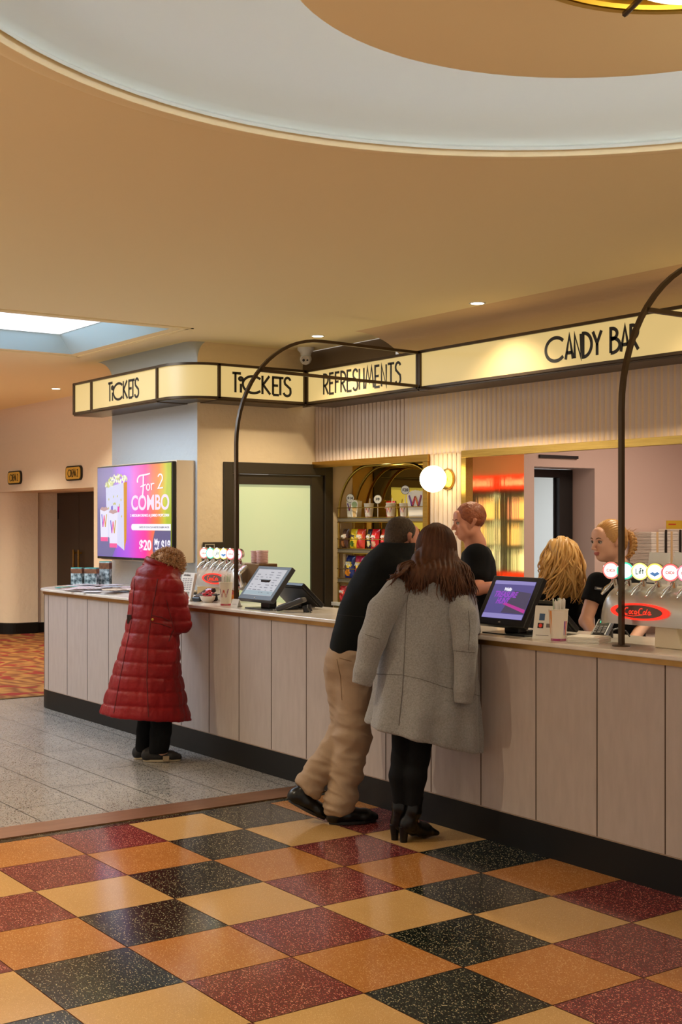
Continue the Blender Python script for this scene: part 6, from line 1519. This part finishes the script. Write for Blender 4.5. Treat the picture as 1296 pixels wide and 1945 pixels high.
seam(R, bt, [(316, 1140), (328, 1185), (330, 1200)], 'arm_seam', M_rseam, coat, .0025)
seam(R, bt, [(328, 1198), (321, 1218)], 'pocket_seam', M_rseam, coat, .004)
q = surf(bt, R, 290, 1176, .006)
seam(R, bt, [(288, 1169), (305, 1172), (324, 1180)], 'belt_tab', M_rseam, coat, .003); seam(R, bt, [(288, 1182), (305, 1185), (326, 1192)], 'belt_tab', M_rseam, coat, .003)
MB().lathe([(.001, 0), (.008, 0), (.009, .003), (.001, .005)], 14, M=Matrix.Rotation(math.pi/2, 4, 'X')).obj('coat_button', M_brass, coat, loc=tuple(q))
q = surf(bt, R, 247, 1176, .0)
if q is None: q = Vector(R.p(243, 1176, .05))
MB().box(-.02, .01, -.012, .012, -.03, .03).obj('belt_loop', mat('dark_leather_tab', (40, 18, 16), .5), coat, loc=tuple(q), bevel=.003)
# stand collar
F_ = Field((-.2, -.1, 1.26), (.34, .42, 1.46), .006); cc = R.p(304, 1074, .15)
F_.func((-.2, -.1, 1.27), (.34, .42, 1.45), lambda X, Y, Z_: (np.sqrt(((X-cc[0]-(Z_-cc[2])*.4)/.125)**2+((Y-cc[1])/.12)**2)-1)*.11+0*Z_)
F_.func((-.2, -.1, 1.26), (.34, .42, 1.46), lambda X, Y, Z_: np.abs(Z_-cc[2]+.36*(X-cc[0]))-.036, op='max')
sculpt('coat_collar', F_, M_quilt, R.t, it=3, disp=lambda V: .004*np.sin((V[:, 2]+.36*V[:, 0])*150))
F_ = Field((-.28, -.25, .0), (.3, .3, .55), .007)
F_.chain([(legs[0][0][0], legs[0][0][1], .5), R.p(275, 1390, .05), R.p(270, 1432, .05)], [.07, .056, .048], .01); F_.chain([(legs[1][0][0], legs[1][0][1], .5), R.p(306, 1390, -.04), R.p(300, 1437, -.04)], [.085, .074, .066], .01)
F_.func((-.28, -.25, .0), (.3, .3, .3), lambda X, Y, Z_: .058-Z_+.0*X, op='max')
sculpt('trousers', F_, M_blackcloth, R.t, it=2, disp=lambda V: .005*vnoise(V, 12))
M_cs = mat('cream_sole', (176, 160, 132), .7)
s1 = shoe(R, (*R.p(271, 1448, -.04)[:2], .004), (*R.p(344, 1446, -.0)[:2], .004), mat('black_trainer', (28, 26, 26), .6), R.t, .044, .035, M_cs, name='trainer')
s2 = shoe(R, (*R.p(254, 1440, .05)[:2], .004), (*R.p(322, 1436, .10)[:2], .004), MATS['black_trainer'], R.t, .044, .035, M_cs, name='trainer')
q = R.p(318, 1440, -.075); MB().box(-.03, .012, -.003, .003, -.02, .014).obj('suede_patch', mat('beige_suede', (150, 130, 104), .9), s1, loc=(q[0], q[1], q[2]))
# fluffy curls
random.seed(3)
hc_ = np.array(R.p(319, 1071, .17)); M_curl = mat('sandy_curls', (158, 112, 74), .7, noise=(40, (206, 164, 118), .5))
F_ = Field(hc_-.17, hc_+.17, .007); F_.ell(tuple(hc_), (.108, .105, .10), .02)
hr = sculpt('hair', F_, M_curl, R.t, it=2, disp=lambda V: .007*vnoise(V, 40)); locks = []
for k in range(1100):
    th = random.uniform(0, 6.28); z = random.uniform(-.75, 1); rr_ = math.sqrt(max(0, 1-z*z)); n_ = Vector((rr_*math.cos(th), rr_*math.sin(th), z))
    p0 = Vector(hc_)+Vector((n_.x*.103, n_.y*.10, n_.z*.094)); t1 = n_.orthogonal().normalized(); t1.rotate(Matrix.Rotation(random.uniform(0, 6.28), 3, n_)); L_ = random.uniform(.018, .034)
    locks.append(([p0, p0+n_*L_*.5+t1*L_*.35, p0+n_*L_*.9+t1*L_*.3, p0+n_*L_*1.0-t1*L_*.15], random.uniform(.0022, .0042)))
hair_locks('curls', hr, M_curl, locks, 4)

# ------------------------------------------------------------ server with braided bun
Sv = Person('person in black T-shirt with name badge and braided blonde hair, looking left behind counter', .02, .90)
hc = Sv.p(1156, 1028, .0); fdir = (-.90, -.44)
F_ = Field((-.42, -.45, .70), (.42, .35, 1.72), .005)
T, Rn = head_fn(F_, hc, fdir, -.10, .98, True)
nb = Sv.p(1186, 1092, .03); c0 = Sv.p(1178, 1130, .03)
F_.chain([(hc[0]+.015, hc[1]+.01, hc[2]-.05), nb], [.050, .056], .03); F_.chain([nb, (c0[0], c0[1], c0[2])], [.055, .08], .05)
shl = Sv.p(1136, 1108, -.04); shr = Sv.p(1222, 1112, .06)
F_.cone(shl, shr, .04, .04, .04); F_.cone(c0, (c0[0]+.0, c0[1], .75), .085, .09, .05)
ell_ = Sv.p(1113, 1180, -.08); wl = Sv.p(1132, 1214, -.22); elr = Sv.p(1228, 1180, .05); wrr = Sv.p(1199, 1221, -.26)
F_.chain([shl, ell_], [.046, .036], .02); F_.chain([ell_, wl], [.036, .026], .015); F_.chain([shr, elr], [.046, .037], .02); F_.chain([elr, wrr], [.037, .026], .015)
hand(F_, wl, (.9, -.15, -.4), s=.9, side=-1); hand(F_, wrr, (-.7, .2, -.6), s=.9, side=1)
Tc = np.array(T(0, .097, -.061)); fdv = Rn @ np.array([0, 1, 0])
def lipix(C_):
    l_ = (C_-np.array(hc)) @ Rn/.98; return ((np.abs(l_[:, 0]) < .0225-.3*np.abs(l_[:, 2]+.061)) & (np.abs(l_[:, 2]+.061) < .0095) & (l_[:, 1] > .085)).astype(int)
sculpt('body', F_, [M_skinw, mat('lip_pink', (188, 100, 92), .4)], Sv.t, it=1, index=lipix)
eyes(Sv, T, Rn, mat('brow_brown', (110, 74, 48), .7), sc_=.98)
st, z0, z1 = stations(Sv, [(1090, 1160, 1208, .03, .075), (1098, 1142, 1222, .02, .10), (1110, 1130, 1230, .02, .12), (1140, 1128, 1230, .02, .13), (1180, 1133, 1226, .02, .125), (1240, 1132, 1226, .02, .125), (1290, 1132, 1228, .02, .125)])
F_ = Field((-.34, -.32, .74), (.34, .30, 1.40), .006)
F_.func((-.33, -.3, .75), (.33, .28, 1.38), garment(st, z0, z1, 2.3, lambda th, z: .015*np.sin(5*th+z*6)))
F_.chain([shl, Vector(shl).lerp(Vector(ell_), .50)], [.062, .064], .03); F_.chain([shr, Vector(shr).lerp(Vector(elr), .55)], [.062, .064], .03)
def neckcut(X, Y, Z_): return .070-np.sqrt((X-nb[0]+.01)**2+(Y-nb[1]+.01)**2+((Z_-nb[2]-.035)*1.0)**2)
F_.func((-.34, -.32, 1.2), (.34, .3, 1.4), neckcut, op='max')
for s0, e0, f0 in ((shl, ell_, .50), (shr, elr, .55)):
    d = (Vector(e0)-Vector(s0)).normalized(); q = Vector(s0).lerp(Vector(e0), f0); sx = -1 if s0 is shl else 1
    F_.func((-.34, -.32, 1.0), (.34, .3, 1.30), lambda X, Y, Z_: np.where(np.sqrt((X-q.x)**2+(Y-q.y)**2+(Z_-q.z)**2) < .14, np.where(sx*(X-s0[0]) > -.035, (X-q.x)*d.x+(Y-q.y)*d.y+(Z_-q.z)*d.z, -1), -1), op='max')
ts = sculpt('t_shirt', F_, M_blackcloth, Sv.t, it=2, disp=lambda V: .004*vnoise(V, 9)+.003*vnoise(V, 20)); bt = bvh(ts)
q = surf(bt, Sv, 1137, 1118, .004)
if q: 
    bd = MB().box(-.022, .022, -.002, .002, -.008, .008).obj('name_badge', mat('grey_badge', (90, 92, 98), .4), ts, loc=tuple(q), rot=(0, .15, .2))
    MB().box(-.012, .014, -.0035, -.002, -.002, .003).obj('badge_print', M_paper, bd)
M_blond = mat('golden_hair', (176, 120, 62), .38, noise=(30, (214, 164, 96), .6, (1, 1, .3)))
hc_ = np.array(hc)
F_ = Field(hc_-.17, hc_+.19, .005); TH = lambda x, y, z: tuple(hc_+Rn @ (np.array([x, y, z])*.98))
F_.ell(TH(0, -.020, .032), (.080, .097, .090), .02, Rn); F_.ell(TH(0, -.05, -.02), (.066, .06, .06), .03, Rn)
F_.ell(TH(0, .110, -.055), (.12, .080, .125), .012, Rn, cut=True); F_.ell(TH(.085, .02, -.06), (.03, .055, .06), .01, Rn, cut=True); F_.ell(TH(-.085, .02, -.06), (.03, .055, .06), .01, Rn, cut=True)
def comb(V):
    l_ = (V-hc_) @ Rn; a = np.arctan2(l_[:, 0], l_[:, 2]-.0+.02); return .0016*np.sin(a*60)+.001*np.sin(a*130+l_[:, 1]*20)
hr = sculpt('hair', F_, M_blond, Sv.t, it=1, disp=comb)
braid = [Sv.p(1186, 1008, .05), Sv.p(1197, 1014, .04), Sv.p(1204, 1026, .03), Sv.p(1204, 1040, .03), Sv.p(1198, 1054, .03), Sv.p(1190, 1060, .03)]
locks = []
for k in range(3):
    pts = []
    for i in range(31):
        f_ = i/30*5; j = min(int(f_), 4); g = f_-j; q = Vector(braid[j]).lerp(Vector(braid[j+1]), g); ph = i*.75+k*2.094
        pts.append(q+Vector((math.cos(ph)*.012, math.sin(2*ph)*.007, math.sin(ph)*.006)))
    locks.append((pts, .0125))
hair_locks('braid', hr, M_blond, locks, 8)
m = MB(); random.seed(4)
for k in range(22):
    a = Vector(Sv.p(random.uniform(1188, 1206), random.uniform(1006, 1022), .03)); m.tube([a, a+Vector((.012, 0, .008)), a+Vector((random.uniform(.02, .035), 0, random.uniform(-.01, .02)))], [.0006, .0006, .0003], 4)
m.obj('loose_strands', M_blond, hr)

# ------------------------------------------------------------ blonde colleague seen from behind
Bl = Person('person in black top seen from behind with long wavy golden blonde hair beside the server', -.36, .95)
hc = Bl.p(1066, 1062, -.02)
F_ = Field((-.40, -.35, .72), (.40, .4, 1.60), .008)
T, Rn = head_fn(F_, hc, (-.35, .94), -.25, 1)
c0 = Bl.p(1062, 1165, .02)
F_.chain([(hc[0], hc[1], hc[2]-.06), (c0[0], c0[1], c0[2]+.10)], [.05, .06], .03); F_.cone(c0, (c0[0], c0[1]+.02, .76), .125, .12, .05)
sl_ = Bl.p(1024, 1142, .0); sr_ = Bl.p(1102, 1142, .0); F_.cone(sl_, sr_, .05, .05, .04)
el_, er_ = (sl_[0]-.04, sl_[1]+.02, sl_[2]-.25), (sr_[0]+.03, sr_[1]+.02, sr_[2]-.25); wl_, wr2 = (el_[0]+.05, el_[1]+.24, 1.0), (er_[0]-.05, er_[1]+.24, 1.0)
F_.chain([sl_, el_, wl_], [.045, .037, .026], .02); F_.chain([sr_, er_, wr2], [.045, .037, .026], .02); hand(F_, wl_, (.1, .9, -.1), s=.9); hand(F_, wr2, (-.1, .9, -.1), s=.9, side=-1)
sculpt('body', F_, M_skinw, Bl.t, it=1)
st, z0, z1 = stations(Bl, [(1108, 1046, 1086, .02, .07), (1118, 1030, 1100, .02, .10), (1132, 1016, 1110, .02, .12), (1160, 1010, 1114, .02, .13), (1200, 1014, 1110, .02, .13), (1290, 1012, 1112, .02, .13)])
F_ = Field((-.36, -.32, .74), (.36, .34, 1.34), .007)
F_.func((-.35, -.3, .75), (.35, .32, 1.32), garment(st, z0, z1, 2.3)); F_.chain([sl_, el_], [.060, .05], .03); F_.chain([sr_, er_], [.060, .05], .03)
sculpt('black_top', F_, M_blackcloth, Bl.t, it=2, disp=lambda V: .005*vnoise(V, 10))
M_gold = mat('wavy_golden_hair', (184, 132, 66), .42, noise=(22, (226, 182, 110), .6, (1, 1, .3)))
F_ = Field((hc[0]-.2, hc[1]-.2, hc[2]-.32), (hc[0]+.22, hc[1]+.2, hc[2]+.18), .0065)
F_.ell((hc[0], hc[1]-.012, hc[2]+.028), (.095, .108, .103), .02); F_.ell((hc[0]+.01, hc[1]-.045, hc[2]-.08), (.120, .075, .12), .05); F_.ell((hc[0]+.05, hc[1]-.055, hc[2]-.16), (.09, .05, .07), .04)
hr = sculpt('hair', F_, M_gold, Bl.t, it=2, disp=lambda V: .007*np.sin(V[:, 0]*150+5*np.sin(V[:, 2]*22)))
random.seed(31); locks = []
for k in range(150):
    a = random.uniform(-1, 1); s0 = a*1.75; st_ = Vector((hc[0]+.092*math.sin(s0), hc[1]-.02-.09*math.cos(s0), hc[2]+random.uniform(-.02, .07))); cr = Vector((hc[0]+random.uniform(-.02, .01), hc[1]-.02, hc[2]+.132))
    end = Vector(Bl.p(random.uniform(1026, 1112), random.uniform(1100, 1150), random.uniform(-.16, -.08)))
    if a < -.3: end = Vector(Bl.p(random.uniform(1024, 1056), random.uniform(1085, 1132), random.uniform(-.12, -.02)))
    ctrl = [cr, st_, st_.lerp(end, .5)+Vector((a*.03, -.035, 0)), end]; pts = []; ph = random.uniform(0, 6.28)
    for i in range(19):
        f_ = i/18*3; j = min(int(f_), 2); g = f_-j; p0 = ctrl[max(j-1, 0)]; p1 = ctrl[j]; p2 = ctrl[j+1]; p3 = ctrl[min(j+2, 3)]
        q = .5*((2*p1)+(-p0+p2)*g+(2*p0-5*p1+4*p2-p3)*g*g+(-p0+3*p1-3*p2+p3)*g**3); w_ = max(0, (i-5)/13)
        pts.append(q+Vector((math.sin(i*.85+ph)*.013*w_, math.cos(i*.85+ph)*.010*w_, 0)))
    locks.append((pts, random.uniform(.005, .0095)))
hair_locks('hair_locks', hr, M_gold, locks)

# ------------------------------------------------------------ colleague reaching to the till
D_ = 8.15; bx = CAM.x+D_*(math.sin(YAW)+math.cos(YAW)*(893-612.5)/FPX); by = CAM.y+D_*(math.cos(YAW)-math.sin(YAW)*(893-612.5)/FPX)
Bu = Person('person with short reddish hair in dark T-shirt reaching an arm towards the purple till screen', bx, by)
hc = Bu.p(891, 992, .0)
F_ = Field((-.42, -.5, .70), (.52, .35, 1.82), .006)
T, Rn = head_fn(F_, hc, (-.93, -.20), -.12, 1.0)
nb = Bu.p(903, 1032, .02); c0 = Bu.p(908, 1070, .03)
F_.chain([(hc[0]+.02, hc[1], hc[2]-.06), nb], [.052, .058], .03); F_.chain([nb, c0, (c0[0]+.02, c0[1], .78)], [.055, .075, .08], .05)
shl = Bu.p(905, 1056, -.13); shr = Bu.p(912, 1058, .16); F_.cone(shl, shr, .042, .042, .03)
el1 = Bu.p(908, 1118, -.20); w1 = Bu.p(965, 1112, -.36); el2 = Bu.p(925, 1120, .22); w2 = Bu.p(890, 1135, .10)
F_.chain([shl, el1, w1], [.048, .04, .028], .02); F_.chain([shr, el2, w2], [.048, .04, .028], .02); hand(F_, w1, (.95, -.25, -.15), side=1); hand(F_, w2, (-.9, -.3, -.1), side=-1)
sculpt('body', F_, [M_skinm], Bu.t, it=1); eyes(Bu, T, Rn, mat('brow_auburn', (110, 60, 36), .7))
st, z0, z1 = stations(Bu, [(1042, 886, 926, .02, .13), (1050, 878, 934, .02, .18), (1064, 876, 940, .02, .20), (1090, 878, 942, .02, .20), (1140, 884, 944, .02, .19), (1290, 884, 948, .02, .18)])
F_ = Field((-.34, -.36, .74), (.36, .36, 1.60), .007)
F_.func((-.33, -.34, .75), (.35, .34, 1.58), garment(st, z0, z1, 2.3)); F_.cone(shl, shr, .075, .075, .03); F_.chain([shl, Vector(shl).lerp(Vector(el1), .55)], [.070, .066], .03); F_.chain([shr, Vector(shr).lerp(Vector(el2), .6)], [.070, .066], .03)
F_.func((-.34, -.36, 1.3), (.36, .36, 1.6), lambda X, Y, Z_: .080-np.sqrt((X-nb[0]+.01)**2+(Y-nb[1])**2+(Z_-nb[2]-.04)**2), op='max')
sculpt('t_shirt', F_, M_blackcloth, Bu.t, it=2, disp=lambda V: .005*vnoise(V, 9))
hc_ = np.array(hc); F_ = Field(hc_-.17, hc_+.18, .006); TH = lambda x, y, z: tuple(hc_+Rn @ np.array([x, y, z]))
F_.ell(TH(0, -.018, .038), (.084, .100, .092), .02, Rn); F_.ell(TH(0, .10, -.045), (.11, .075, .10), .012, Rn, cut=True); F_.ell(TH(.09, .03, -.05), (.03, .06, .045), .01, Rn, cut=True); F_.ell(TH(-.09, .03, -.05), (.03, .06, .045), .01, Rn, cut=True); F_.ell(TH(0, -.05, -.10), (.1, .1, .05), .02, Rn, cut=True)
sculpt('hair', F_, mat('auburn_hair', (128, 66, 36), .5, noise=(60, (160, 88, 50), .5), bump=(90, .6)), Bu.t, it=1, disp=lambda V: .005*vnoise(V, 30))
